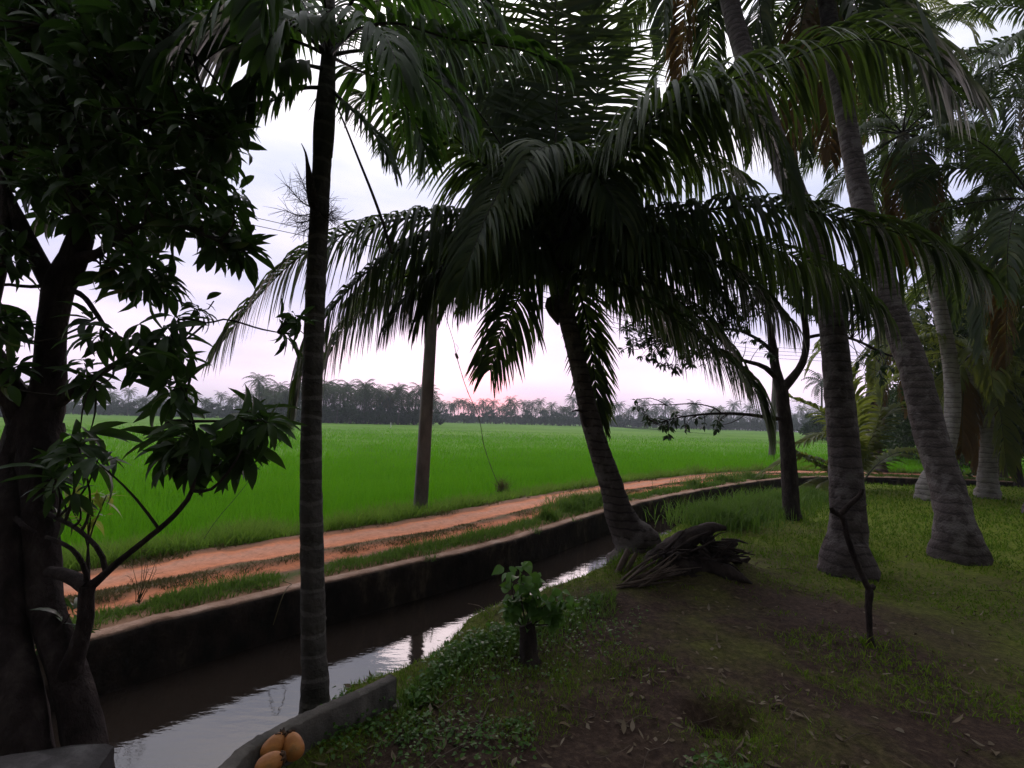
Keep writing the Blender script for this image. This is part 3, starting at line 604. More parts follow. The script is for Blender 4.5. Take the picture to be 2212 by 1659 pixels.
# ------------------------------------------------------------------ palm fronds
def frond_geo(mb, pts, Lf=.85, n=80, droop=.5, wid=.035, t0=.14, rr=.022, side_hint=None, lift=.25, ang=(60, 25), segs=4, jitter=.12, mi=(0, 1), tipL=.45, onesided=None, rsides=6):
    """leaflets on both sides of a rachis; materials mi[0] leaflets, mi[1] rachis"""
    pts = np.asarray(pts, dtype=float); S = spline(pts, 40); total = np.linalg.norm(np.diff(S, axis=0), axis=1).sum()
    mb.tube(S, np.interp(np.linspace(0, 1, 40), [0, .1, .5, 1], [rr * 1.5, rr, rr * .55, .003]), rsides, mi[1])
    t = t0 + (1 - t0) * (np.arange(n) + .5) / n; tt = np.clip(t + RNG.normal(0, .002, n), 0, .999); f = tt * 39; i = f.astype(int); w = (f - i)[:, None]
    B = S[i] * (1 - w) + S[np.minimum(i + 1, 39)] * w; T = nrm(np.gradient(S, axis=0)); T = nrm(T[i] * (1 - w) + T[np.minimum(i + 1, 39)] * w)
    if side_hint is None:
        h = S[-1] - S[0]; h = h * np.array([1, 1, 0])
        if np.linalg.norm(h) < .15 * total: h = h + np.array([.3, -1, 0]) * .3
        sv = norm(np.cross(h, UP))
    else: sv = norm(np.asarray(side_hint, dtype=float))
    prof = np.interp(t, [t0, t0 + .12, .45, .75, 1.0], [.45, .85, 1.0, .85, tipL])
    for sgn in (-1, 1):
        if onesided and sgn != onesided: continue
        s0 = nrm(sv[None] * sgn - T * (T @ sv * sgn)[:, None]); up = nrm(np.cross(T, s0) * (1 if sgn > 0 else -1))
        up = np.where(up[:, 2:3] < 0, -up, up)
        a = np.radians(np.interp(t, [t0, 1], ang)) + RNG.normal(0, jitter, n) * .6
        d = nrm(s0 * np.sin(a)[:, None] + T * np.cos(a)[:, None] + up * lift + RNG.normal(0, jitter, (n, 3)) * .5)
        l = Lf * prof * RNG.uniform(.85, 1.08, n) * np.where(RNG.random(n) < .04, .5, 1); seg = l / segs
        g_ = droop * RNG.uniform(.75, 1.3, n)
        Wv = nrm(T - d * (T * d).sum(1)[:, None]); pos = B.copy(); rows = []
        wp = np.interp(np.linspace(0, 1, segs + 1), [0, .15, .5, .8, 1], [.45, 1, .95, .6, .03])
        for k in range(segs + 1):
            rows.append(np.stack([pos - Wv * wid * .5 * wp[k], pos + Wv * wid * .5 * wp[k]], 1))
            pos = pos + d * seg[:, None]; d = nrm(d - UP * (g_ * (1.25, 1.25, 1.0, .7, .5, .4)[min(k, 5)])[:, None]); Wv = nrm(Wv - d * (Wv * d).sum(1)[:, None])
        V = np.concatenate(rows, 1); per = V.shape[1]; off = (np.arange(n) * per)[:, None, None]
        q = np.array([(2 * k, 2 * k + 1, 2 * k + 3, 2 * k + 2) for k in range(segs)])
        mb.add(V.reshape(-1, 3), (q[None] + off).reshape(-1, 4), mi[0])
def add_frond(root, pts, mats=None, label=None, **kw):
    mb = MB(); frond_geo(mb, pts, **kw); o = mb.build('frond', mats or [M_coco, M_rachis_dark], root, smooth=False, origin=np.array(root.location))
    if label: o['label'] = label
    return o
def FP(*a): return np.array([P(x, y, D) for x, y, D in a])
def palm_trunk(root, pts, mat, n=120, sides=18, ring=.11, flare=1.0):
    a = np.array([list(P(px, py, D)) + [w * .5 / F_PX * D] for px, py, D, w in pts]); a[0, :2] = a[1, :2]; a[0, 2] = min(a[0, 2], a[1, 2] - .12) - .15; s = spline(a, n)
    ln = np.concatenate([[0], np.cumsum(np.linalg.norm(np.diff(s[:, :3], axis=0), axis=1))])
    rad = s[:, 3] * (1 + (.004 + .020 * sm(.35, .9, ln)) * ((ln / ring + RNG.normal(0, .08, n)) % 1.0) - .02)
    mb = MB(); mb.tube(s[:, :3], rad, sides, 0, .012)
    if flare:       # uneven root swelling at the foot
        for Vt in mb.V[:1]:
            for q_ in range(len(Vt)):
                k_ = q_ // sides; c_ = s[min(k_, n - 1), :3]; amt = .24 * math.exp(-ln[min(k_, n - 1)] / .45) + .035
                Vt[q_] = c_ + (Vt[q_] - c_) * (1 + amt * noise.fractal(Vector(Vt[q_]) * 7.0, 1, 2, 3))
    # scars left by fallen fronds
    for k in range(6, n - 6, 5):
        if RNG.random() < .6 and ln[k] > .45:
            an = RNG.uniform(0, 6.28); c = s[k, :3]; r_ = rad[k]; arc = np.linspace(an, an + RNG.uniform(.8, 2.2), 7)
            mb.tube(np.stack([c[0] + np.cos(arc) * r_ * 1.0, c[1] + np.sin(arc) * r_ * 1.0, c[2] + .02 * np.sin(np.linspace(0, 3.14, 7))], 1), r_ * np.array([.005, .03, .05, .055, .05, .03, .005]), 5, 0, .25)
    mb.build('trunk', mat, root, origin=np.array(root.location)); return s
def curve_frond(base, az, el, Ln, sag, n=7):
    """points of a frond leaving base at azimuth and elevation and bending down"""
    p = np.array(base, dtype=float); h = np.array([math.cos(az), math.sin(az), 0]); out = [p.copy()]; e = el
    for k in range(n): p = p + (h * math.cos(e) + UP * math.sin(e)) * Ln / n; e = max(e - sag / n * (.6 + .8 * k / n), -1.5); out.append(p.copy())
    return np.array(out)
def crown(root, top, nf, Ln, Lf=.9, seed=0, mats=None, el=(1.25, -.9), sag=1.5, n=60, wid=.045, dead=0, az0=0, droop=.5, segs=3, flt=None, spread=(0, 2 * math.pi)):
    for k in range(nf):
        az = az0 + k * 2.39996 + RNG.normal(0, .12); f = k / max(1, nf - 1); e = el[0] + (el[1] - el[0]) * f
        L_ = Ln * RNG.uniform(.88, 1.08) * (.75 if f < .12 else 1.0); c = curve_frond(top, az, e, L_, sag * RNG.uniform(.8, 1.2) * (1 - .3 * f))
        if flt and not flt(c): continue
        mt = mats or [M_coco, M_rachis_dark]; lab = None
        if dead and k >= nf - dead: mt = [M_dead, M_rachis]; lab = 'brown withered frond'
        add_frond(root, c, mt, lab, Lf=Lf, n=n, wid=wid, droop=droop * RNG.uniform(.8, 1.3), rr=.02, segs=segs)

# --- the leaning palm in the middle
B0 = GB(1380, 1188); lean = empty('coconut_palm', B0)
tag(lean, 'coconut palm leaning over the canal beside the dark uprooted stump', 'palm tree')
ts = palm_trunk(lean, [(1388, 1215, 5.75, 135), (1376, 1180, 5.8, 104), (1352, 1140, 5.85, 74), (1337, 1106, 5.85, 60), (1322, 1053, 5.9, 51), (1279, 920, 5.95, 43), (1249, 786, 6.0, 38), (1225, 686, 6.0, 38), (1214, 626, 6.0, 40), (1208, 570, 6.0, 44), (1206, 520, 6.0, 40)], M_trunk, 150, 22)
# (rachis points, leaflet length, count, droop, width, extra)
CT = (1207, 545, 6.0)
fr = [
    ([CT, (1150, 500, 5.8), (1060, 470, 5.5), (925, 466, 5.1), (837, 480, 4.9), (737, 508, 4.7), (640, 560, 4.6), (550, 650, 4.5), (480, 740, 4.5)], .82, 92, .62, .034, {}),
    ([CT, (1130, 520, 5.7), (1000, 500, 5.2), (880, 530, 4.9), (790, 590, 4.7), (700, 690, 4.5), (660, 770, 4.45), (645, 860, 4.4)], .85, 88, .80, .036, {}),
    ([CT, (1150, 540, 6.2), (1050, 520, 6.4), (930, 535, 6.5), (830, 590, 6.5), (760, 650, 6.5)], .9, 75, .8, .036, {}),
    ([CT, (1160, 520, 5.7), (1090, 510, 5.4), (1010, 540, 5.1), (950, 600, 5.0), (915, 680, 4.95)], .75, 70, .75, .034, {}),
    ([CT, (1185, 430, 5.7), (1150, 350, 5.3), (1120, 345, 5.0), (1085, 400, 4.7), (1050, 470, 4.5), (1015, 560, 4.35), (985, 640, 4.3)], .72, 84, .45, .032, {}),
    ([CT, (1150, 420, 6.0), (1100, 340, 5.9), (1040, 250, 5.7), (980, 175, 5.5), (930, 110, 5.4), (870, 60, 5.3)], .85, 84, .28, .034, {'side_hint': (.75, .3, .6), 'lift': .05}),
    ([CT, (1195, 420, 6.0), (1200, 300, 6.0), (1203, 180, 6.0), (1202, 60, 5.9), (1195, -60, 5.8), (1180, -180, 5.7)], 1.15, 92, .10, .036, {'side_hint': (1, .15, 0), 'lift': .05, 'ang': (80, 60)}),
    ([CT, (1230, 430, 6.1), (1270, 330, 6.2), (1290, 220, 6.2), (1290, 110, 6.1), (1270, 0, 6.0), (1240, -100, 5.9)], .95, 84, .2, .034, {'side_hint': (1, .2, 0), 'lift': .05}),
    ([CT, (1270, 430, 5.6), (1350, 320, 5.1), (1430, 235, 4.7), (1510, 204, 4.5), (1580, 210, 4.3), (1640, 262, 4.15), (1680, 335, 4.05), (1700, 400, 4.0)], .95, 96, .62, .036, {}),
    ([CT, (1290, 400, 5.8), (1400, 270, 5.4), (1500, 205, 5.1), (1600, 165, 4.9), (1700, 130, 4.7), (1800, 95, 4.6), (1900, 85, 4.5), (2000, 130, 4.45), (2080, 215, 4.4)], .98, 100, .55, .036, {}),
    ([CT, (1290, 500, 5.8), (1380, 470, 5.5), (1475, 458, 5.3), (1609, 446, 5.0), (1709, 449, 4.8), (1810, 470, 4.6), (1930, 500, 4.5), (2040, 545, 4.4), (2110, 590, 4.35)], .92, 100, .66, .036, {}),
    ([CT, (1280, 510, 6.3), (1370, 480, 6.6), (1480, 480, 6.8), (1600, 520, 7.0), (1700, 580, 7.1), (1770, 660, 7.2)], .75, 60, .75, .038, {}),
    ([CT, (1240, 600, 5.8), (1290, 598, 5.6), (1357, 627, 5.4), (1438, 675, 5.2), (1520, 735, 5.0), (1590, 790, 4.9), (1632, 845, 4.85), (1648, 900, 4.8)], .85, 92, .50, .036, {}),
    ([CT, (1180, 570, 5.8), (1144, 600, 5.7), (1112, 660, 5.6), (1081, 722, 5.5), (1058, 800, 5.45)], .62, 56, .35, .030, {'side_hint': (.9, .5, 0)}),
    ([CT, (1238, 600, 6.0), (1258, 655, 6.1), (1271, 713, 6.1), (1281, 786, 6.1), (1290, 860, 6.1), (1301, 915, 6.1)], .52, 76, .18, .026, {'side_hint': (1, .2, 0), 'ang': (55, 22), 'lift': 0.0}),
    ([CT, (1260, 480, 6.3), (1330, 400, 6.6), (1420, 350, 6.8), (1520, 350, 7.0), (1610, 400, 7.1)], .95, 76, .6, .036, {}),
    ([CT, (1180, 440, 6.4), (1120, 350, 6.8), (1040, 290, 7.0), (940, 270, 7.2), (850, 310, 7.3)], .95, 76, .5, .036, {}),
    ([CT, (1190, 400, 6.4), (1160, 270, 6.7), (1110, 150, 6.8), (1040, 60, 6.8), (960, 10, 6.7)], 1.0, 80, .3, .038, {'side_hint': (.8, .2, .4)}),
    ([CT, (1215, 450, 5.7), (1225, 380, 5.4), (1215, 330, 5.1), (1170, 320, 4.8), (1130, 380, 4.6)], .7, 60, .5, .034, {'side_hint': (1, .2, 0)}),
    ([CT, (1230, 470, 5.7), (1260, 410, 5.4), (1290, 390, 5.1), (1320, 420, 4.9), (1345, 480, 4.75)], .7, 60, .5, .034, {}),
    ([CT, (1165, 560, 6.3), (1110, 565, 6.6), (1050, 600, 6.8), (1000, 660, 6.9)], .6, 50, .7, .034, {}),
    ([CT, (1245, 560, 6.3), (1310, 560, 6.6), (1380, 590, 6.8), (1440, 650, 6.9), (1480, 720, 7.0)], .8, 60, .7, .036, {}),
    ([CT, (1130, 440, 5.6), (1040, 350, 5.2), (950, 270, 4.9), (860, 220, 4.7), (780, 210, 4.5)], .8, 70, .45, .034, {}),
    ([CT, (1150, 380, 6.2), (1090, 230, 6.3), (1030, 110, 6.2), (980, -10, 6.0), (900, -80, 5.8)], .9, 76, .3, .036, {'side_hint': (.8, .2, .4)}),
    ([CT, (1260, 520, 5.6), (1330, 500, 5.3), (1420, 520, 5.0), (1500, 570, 4.8), (1560, 640, 4.7)], .8, 70, .6, .036, {}),
    ([CT, (1300, 520, 6.0), (1420, 500, 5.9), (1560, 512, 5.8), (1700, 548, 5.7), (1820, 605, 5.6), (1900, 680, 5.6)], .95, 84, .8, .036, {}),
    ([CT, (1300, 540, 5.6), (1400, 532, 5.3), (1520, 560, 5.1), (1620, 615, 5.0), (1700, 690, 5.0)], .8, 76, .8, .036, {}),
    ([CT, (1280, 540, 5.9), (1380, 600, 5.8), (1480, 660, 5.7), (1560, 740, 5.6), (1600, 820, 5.6)], .7, 80, .55, .034, {}),
    ([CT, (1100, 540, 5.9), (960, 560, 5.7), (840, 620, 5.5), (750, 700, 5.4), (700, 790, 5.4)], .85, 84, .85, .036, {}),
    ([CT, (1120, 560, 5.5), (1000, 570, 5.2), (900, 620, 5.0), (840, 695, 4.9)], .75, 70, .85, .036, {}),
]
for pts, Lf, n_, dr, wd, ex in fr:
    add_frond(lean, FP(*pts), **{**dict(Lf=Lf * 1.25, n=int(n_ * 1.6), droop=dr * .8, wid=wd * 1.12, segs=6, t0=.10, jitter=.17, ang=(75, 38)), **ex})
mb = MB()      # leaf-base fibre at the heart of the crown
for k in range(16):
    a = k * 2.4; r_ = .09; h = k * .035
    b0 = P(1209, 590, 6.0) + np.array([math.cos(a) * r_, math.sin(a) * r_, h]); e0 = b0 + np.array([math.cos(a) * .24, math.sin(a) * .24, .32]); mb.tube(spline([b0 - UP * .1, b0, e0], 7), [.06, .06, .05, .045, .04, .03, .02], 6, 0, .12)
mb.build('leaf_base', M_rachis_dark, lean, origin=B0)
mb = MB(); q = P(1196, 672, 5.9); mb.tube(spline([P(1206, 640, 5.95), P(1192, 655, 5.85), q, P(1206, 702, 5.9)], 10), [.03, .05, .07, .085, .09, .085, .07, .05, .03, .01], 10, 0, .05)
mb.build('spathe', M_root, lean, origin=B0)
mb = MB(); mb.tube(spline([P(1262, 890, 5.9), P(1248, 886, 5.85), P(1236, 889, 5.85)], 6), [.03, .02, .016, .012, .01, .006], 6); mb.tube(spline([P(1258, 895, 5.9), P(1262, 912, 5.85), P(1268, 925, 5.9)], 6), [.02, .03, .03, .025, .02, .01], 6, 0, .1)
mb.build('stub', M_root, lean, origin=B0)

# --- areca palm close to the camera
A0 = np.array(P(684, 1560, 2.75)); areca = empty('areca_palm', A0)
tag(areca, 'slender straight palm with ringed trunk rising right behind the low cement wall', 'palm tree')
palm_trunk(areca, [(683, 1640, 2.75, 74), (683, 1560, 2.75, 70), (681, 1510, 2.75, 60), (680, 1460, 2.75, 52), (677, 1350, 2.75, 49), (673, 1106, 2.75, 46), (672, 1000, 2.76, 44), (674, 850, 2.78, 42), (683, 600, 2.8, 42), (692, 420, 2.8, 40), (697, 330, 2.8, 40)], M_arecatrunk, 110, 20, .16)
mb = MB(); a = np.array([list(P(x, y, D)) + [w * .5 / F_PX * D] for x, y, D, w in [(697, 335, 2.8, 42), (700, 280, 2.8, 46), (704, 220, 2.8, 42), (708, 150, 2.8, 34), (712, 80, 2.8, 28), (714, 0, 2.8, 20)]]); s = spline(a, 20); mb.tube(s[:, :3], s[:, 3], 16); mb.build('crownshaft', M_arecatrunk, areca, origin=A0)
AC = (710, 120, 2.8)
af = [
    ([(706, 190, 2.8), (660, 190, 2.7), (615, 205, 2.6), (570, 230, 2.5), (545, 262, 2.45)], .30, 20, .9, .050, {}),
    ([(706, 150, 2.8), (650, 140, 2.6), (590, 150, 2.4), (545, 190, 2.3), (535, 240, 2.25)], .34, 24, .9, .055, {}),
    ([AC, (640, 60, 2.6), (560, 20, 2.4), (470, 30, 2.2), (400, 90, 2.1), (360, 160, 2.05)], .46, 30, .7, .06, {}),
    ([AC, (640, 90, 2.7), (570, 80, 2.7), (490, 100, 2.65), (430, 140, 2.6)], .46, 28, .6, .06, {}),
    ([AC, (650, 20, 2.9), (560, -30, 3.0), (460, -20, 3.1), (380, 20, 3.2)], .5, 30, .6, .06, {}),
    ([(712, 190, 2.8), (750, 228, 2.75), (787, 262, 2.7), (820, 307, 2.7), (842, 355, 2.65)], .30, 26, .7, .035, {}),
    ([AC, (760, 70, 2.7), (850, 50, 2.6), (960, 80, 2.5), (1060, 95, 2.45), (1150, 115, 2.4), (1210, 150, 2.4)], .36, 34, .8, .05, {}),
    ([AC, (770, 110, 2.9), (840, 110, 3.0), (920, 160, 3.1), (980, 220, 3.1), (1010, 280, 3.1)], .5, 36, .6, .045, {}),
    ([AC, (750, 20, 2.8), (820, -60, 2.7), (920, -70, 2.6), (1020, -20, 2.5), (1080, 60, 2.5)], .5, 34, .6, .055, {}),
    ([AC, (700, 0, 2.6), (680, -120, 2.3), (640, -150, 2.0), (590, -60, 1.8), (560, 30, 1.75)], .45, 30, .5, .055, {}),
    ([AC, (720, 0, 3.0), (730, -110, 3.2), (760, -160, 3.4), (800, -60, 3.5)], .5, 30, .5, .06, {}),
    ([AC, (740, 90, 2.5), (780, 60, 2.3), (830, 80, 2.1), (860, 150, 2.0), (870, 200, 2.0)], .4, 28, .6, .04, {}),
    ([AC, (680, 60, 3.0), (640, -10, 3.2), (560, -40, 3.4), (500, 40, 3.5)], .5, 30, .5, .06, {}),
    ([AC, (760, 40, 3.2), (850, -10, 3.5), (960, 10, 3.7), (1040, 90, 3.8)], .55, 34, .5, .05, {}),
    ([AC, (770, 150, 3.2), (830, 180, 3.5), (890, 250, 3.6), (920, 330, 3.6)], .55, 34, .5, .045, {}),
    ([AC, (690, 60, 2.5), (650, 40, 2.2), (600, 60, 2.0), (570, 120, 1.95)], .35, 26, .6, .05, {}),
]
for pts, Lf, n_, dr, wd, ex in af:
    add_frond(areca, FP(*pts), [M_areca, M_rachis_dark], Lf=Lf * 1.1, n=int(n_ * 1.25), droop=dr * .6, wid=wd * .72, segs=5, t0=.22, rr=.012, jitter=.2, **ex)
# old flower stalk with fine spikes
mb = MB()
for (ex_, ey_, D) in [(620, 400, 2.75), (615, 455, 2.7), (640, 480, 2.7), (650, 385, 2.8), (720, 455, 2.75), (728, 475, 2.7), (712, 430, 2.85), (668, 400, 2.6), (655, 500, 2.75)]:
    b0 = P(690, 455, 2.75); e0 = P(ex_, ey_, D); c_ = spline([b0, (b0 + e0) / 2 - UP * .03, e0], 12); mb.tube(c_, np.linspace(.005, .0022, 12), 4)
    for k in range(3, 12):
        for j in range(5):
            dd = norm(norm(e0 - b0) * .5 + rv() * .55); l = RNG.uniform(.06, .12); mb.tube(np.array([c_[k], c_[k] + dd * l * .5, c_[k] + dd * l - UP * .004]), [.0014, .0012, .0006], 3, cap=False)
mb.build('flower_stalk', M_twig, areca, origin=A0)
mb = MB(); mb.tube(spline([P(680, 455, 2.74), P(672, 410, 2.72), P(665, 360, 2.7), P(660, 330, 2.7), P(651, 310, 2.7)], 14), np.array([.02, .03, .032, .03, .028, .026, .022, .018, .014, .01, .008, .006, .004, .002]), 8); mb.build('dry_spathe', M_root, areca, origin=A0)
mb = MB(); mb.tube(spline([P(722, 215, 2.72), P(745, 270, 2.7), P(775, 345, 2.68), P(805, 420, 2.66), P(830, 490, 2.65), P(845, 545, 2.65)], 20), np.linspace(.005, .011, 20), 6); mb.build('hanging_stalk', M_twig, areca, origin=A0)

# --- tall palms on the right
def tall_palm(base_px, pts, mat, label, nf, Ln, top=None, group=None, **kw):
    b = GB(*base_px); r_ = empty('coconut_palm', b); tag(r_, label, 'palm tree', group)
    s = palm_trunk(r_, pts, mat, 150, 18, .12); crown(r_, s[-1, :3], nf, Ln, **kw); return r_
R1 = tall_palm((1830, 1205), [(1832, 1250, 5.4, 124), (1830, 1205, 5.45, 96), (1829, 1165, 5.48, 76), (1832, 1106, 5.5, 67), (1822, 960, 5.7, 60), (1808, 800, 5.9, 54), (1792, 660, 6.1, 50), (1760, 520, 6.4, 48), (1718, 420, 6.7, 46), (1672, 300, 7.1, 44), (1618, 150, 7.6, 42), (1585, 40, 8.0, 40), (1555, -100, 8.4, 38), (1530, -230, 8.7, 36)],
          M_trunkM, 'thick grey coconut palm behind the crooked stick, its trunk curving up to the left', 15, 4.4, Lf=.9, n=95, wid=.055, sag=2.1, dead=1, el=(1.2, -1.1))
R2 = tall_palm((2070, 1175), [(2078, 1215, 6.0, 120), (2070, 1175, 6.05, 90), (2062, 1130, 6.1, 70), (2046, 1050, 6.3, 60), (2010, 940, 6.6, 58), (1975, 800, 6.9, 54), (1938, 700, 7.2, 50), (1895, 560, 7.6, 46), (1862, 440, 8.0, 42), (1843, 340, 8.3, 40), (1820, 220, 8.7, 38), (1800, 110, 9.0, 36), (1785, 0, 9.3, 34), (1770, -60, 9.5, 34)],
          M_trunkM, 'leaning coconut palm with dark-sided flared foot, brown fronds hanging from its crown', 19, 4.4, Lf=.9, n=95, wid=.055, sag=2.2, dead=3, el=(1.25, -1.3))
R3 = tall_palm((2000, 1062), [(1998, 1075, 11.2, 50), (2003, 1050, 11.2, 38), (2030, 1000, 11.2, 32), (2050, 950, 11.2, 28), (2058, 870, 11.3, 28), (2052, 780, 11.4, 27), (2035, 690, 11.5, 26), (2012, 590, 11.6, 26), (1988, 510, 11.7, 25), (1968, 420, 11.8, 24), (1955, 330, 12.0, 23), (1950, 290, 12.0, 23)],
          M_trunkL, 'pale slim coconut palm behind the dark-sided palm, its whole crown against the sky', 26, 3.6, Lf=.85, n=70, wid=.045, sag=1.9, dead=3, el=(1.2, -1.3))
R4 = tall_palm((2131, 1052), [(2131, 1065, 11.6, 46), (2133, 1035, 11.6, 34), (2136, 954, 11.7, 28), (2124, 870, 11.8, 26), (2104, 800, 11.9, 24), (2100, 765, 12.0, 24)],
          M_trunkL, 'pale short-stemmed coconut palm furthest right of the lawn with drooping fronds', 18, 2.9, Lf=.8, n=70, wid=.045, sag=1.7, mats=[M_cocoY, M_rachis], dead=2, el=(1.0, -1.2))
# more palms of the grove
grove = [((2250, 1075), (2230, 430), 9.5, 3.8, [M_coco, M_rachis_dark], 'dark coconut palm crown reaching in from the right edge at mid height', 20),
         ((2270, 1045), (2290, 60), 11.5, 4.2, [M_coco, M_rachis_dark], 'coconut palm fronds hanging in at the top right corner', 20),
         ((1905, 1012), (1935, 700), 18.0, 3.8, [M_cocoY, M_rachis], 'yellowish coconut palm behind the pale trunk on the canal bend', 18),
         ((2160, 1005), (2170, 620), 17.0, 4.2, [M_cocoY, M_rachis], 'light green coconut palm deep in the right grove', 20),
         ((1880, 1000), (1900, 90), 19.0, 4.4, [M_cocoY, M_rachis], 'distant light green coconut crown high up between two trunks', 20),
         ((2050, 1000), (2100, 480), 20.0, 4.2, [M_coco, M_rachis_dark], 'coconut palm behind the bright green bush top on the right', 20)]
for (bp, tp, D, Ln, mats, lab, nf) in grove:
    b = P(bp[0], bp[1], D); b[2] = 0.0 if D < 15 else -.3; r_ = empty('coconut_palm', b); tag(r_, lab, 'palm tree')
    t_ = P(tp[0], tp[1], D); mb = MB(); mid = (b + t_) / 2 + np.array([.3 * RNG.normal(), 0, 0]); s = spline([b - UP * .1, b + UP * .35 + (mid - b) * .02, mid, t_], 60)
    mb.tube(s, np.interp(np.linspace(0, 1, 60), [0, .08, 1], [.30, .17, .12]), 12, 0, .03); mb.build('trunk', M_trunkM, r_, origin=b)
    crown(r_, t_, nf, Ln, Lf=.85, n=64, wid=.055, sag=1.9, mats=mats, el=(1.2, -1.1), dead=2)
# young trunkless palm on the far right bank
yb0 = GB(1852, 1056); yp = empty('young_coconut_palm', yb0); tag(yp, 'young trunkless coconut palm spreading its fronds behind the thick grey trunk', 'palm tree'); Dy = yb0[1]
for pts, mt in [([(1852, 1050), (1840, 980), (1790, 900), (1700, 855)], 0), ([(1852, 1050), (1850, 970), (1850, 880), (1830, 800)], 0), ([(1852, 1052), (1800, 1010), (1730, 985), (1650, 1020)], 1), ([(1852, 1055), (1810, 1030), (1740, 990), (1690, 960)], 0),
                ([(1856, 1050), (1900, 1000), (1960, 972), (2040, 985)], 1), ([(1856, 1050), (1880, 960), (1920, 890), (1990, 860)], 0), ([(1852, 1058), (1820, 1040), (1770, 1045), (1735, 1100)], 1), ([(1858, 1058), (1890, 1075), (1930, 1075), (1965, 1105)], 0),
                ([(1856, 1050), (1870, 980), (1900, 900), (1910, 830)], 0), ([(1850, 1050), (1830, 960), (1780, 940), (1720, 960)], 0)]:
    k = len(pts); dd = RNG.uniform(-.6, .6); add_frond(yp, FP(*[(x, y, Dy + dd * i / k) for i, (x, y) in enumerate(pts)]), [M_cocoY, M_rachis], Lf=.74, n=64, droop=.28, wid=.055, segs=4)

# ------------------------------------------------------------------ small tree with forked trunk
sb = GB(1712, 1122); st = empty('forked_tree', sb); tag(st, 'small dark forked tree with side branches on the bank between the two coconut trunks', 'tree'); Ds = sb[1]
mb = MB(); sk = []
def sl_(pts, n=14, sides=8): sk.append(limb(mb, [(x, y, Ds + dd, w) for x, y, dd, w in pts], n, sides))
sl_([(1716, 1135, 0, 50), (1711, 1115, 0, 36), (1706, 1040, 0, 33), (1700, 950, 0, 29), (1692, 880, 0, 27), (1688, 835, 0, 26)], 22, 10)
sl_([(1688, 840, 0, 24), (1676, 800, 0, 20), (1668, 740, .1, 17), (1662, 700, .1, 12), (1652, 640, .2, 9), (1640, 580, .2, 6)], 14)
sl_([(1692, 838, 0, 22), (1715, 812, 0, 17), (1735, 780, 0, 15), (1742, 740, 0, 14), (1738, 690, -.1, 13), (1726, 640, -.2, 10), (1732, 590, -.2, 7)], 16)
sl_([(1682, 820, 0, 14), (1650, 792, -.1, 11), (1610, 780, -.2, 9), (1560, 765, -.3, 7), (1500, 745, -.3, 5), (1440, 730, -.3, 3)], 14, 6)
sl_([(1670, 760, 0, 10), (1640, 735, .1, 8), (1600, 715, .2, 6), (1560, 710, .2, 5)], 10, 6)
sl_([(1694, 906, 0, 10), (1660, 902, -.1, 9), (1620, 896, -.2, 7), (1560, 893, -.3, 6), (1500, 897, -.4, 4), (1450, 905, -.4, 3), (1420, 915, -.4, 2)], 16, 6)
sl_([(1740, 730, 0, 8), (1790, 722, .1, 7), (1850, 735, .3, 6), (1900, 760, .4, 5), (1960, 780, .5, 4)], 12, 6)
sl_([(1560, 893, -.3, 4), (1540, 880, -.3, 3), (1500, 872, -.4, 3), (1440, 875, -.4, 2)], 8, 5)
SK2 = np.vstack(sk); lv = Leaves()
for poly, cnt, Ln in [([(1350, 640), (1500, 600), (1640, 560), (1760, 560), (1900, 600), (1900, 700), (1780, 700), (1700, 660), (1600, 710), (1520, 790), (1420, 800), (1340, 760)], 420, .15), ([(1385, 880), (1450, 890), (1500, 920), (1450, 950), (1395, 935)], 16, .14), ([(1500, 900), (1560, 905), (1560, 930), (1500, 925)], 7, .12),
                      ([(1360, 860), (1400, 855), (1400, 880), (1360, 880)], 3, .12), ([(1850, 740), (1960, 760), (2010, 800), (1920, 830), (1850, 790)], 14, .15), ([(1640, 740), (1680, 750), (1670, 790), (1640, 780)], 3, .12), ([(1600, 690), (1640, 690), (1640, 740), (1600, 740)], 5, .12), ([(2060, 1040), (2110, 1050), (2110, 1090), (2070, 1090)], 0, .15)]:
    for (px, py) in sample_poly(poly, cnt):
        p = P(px, py, Ds + RNG.uniform(-.5, .5)); k = np.argmin(((SK2 - p) ** 2).sum(1)); q0 = SK2[k]; v = p - q0; dl = np.linalg.norm(v)
        t = np.linspace(0, 1, 5)[:, None]; mb.tube(q0 + v * t + np.outer(np.sin(np.linspace(0, math.pi, 5)), rv() * .08 * min(1, dl)), np.linspace(.010, .004, 5), 4, 0, 0, cap=False)
        whorl(lv, p, norm(v + rv() * .3 * (dl + .1)), int(RNG.integers(6, 10)), Ln, .045, 1.1, .5)
mb.build('trunk', M_bark, st, origin=sb); b_ = lv.build('foliage', M_small, st); b_.location = -Vector(sb)

# ------------------------------------------------------------------ broad-leaved grove behind on the right, far woods
def leaf_cloud(mb, c, rad, n, size, squash=.8, m=0):
    """leaf-sized faces gathered in uneven clumps through the crown's volume"""
    nc = max(6, n // 60); dirs = nrm(RNG.standard_normal((nc, 3))); rr = RNG.uniform(.35, 1.0, (nc, 1)) * RNG.uniform(.75, 1.15, (nc, 1)); cc = dirs * rr * rad
    k = RNG.integers(0, nc, n); pos = cc[k] + RNG.normal(0, rad * .17, (n, 3)); pos[:, 2] *= squash; pos += np.asarray(c)
    d = nrm(RNG.standard_normal((n, 3)) + np.array([0, 0, -.3])); s = nrm(np.cross(d, RNG.standard_normal((n, 3)))); sz = size * RNG.uniform(.6, 1.3, (n, 1))
    V = np.stack([pos - d * sz, pos - s * sz * .38, pos + d * sz, pos + s * sz * .38], 1).reshape(-1, 3); i = np.arange(n) * 4
    mb.add(V, np.stack([i, i + 1, i + 2, i + 3], -1), m)
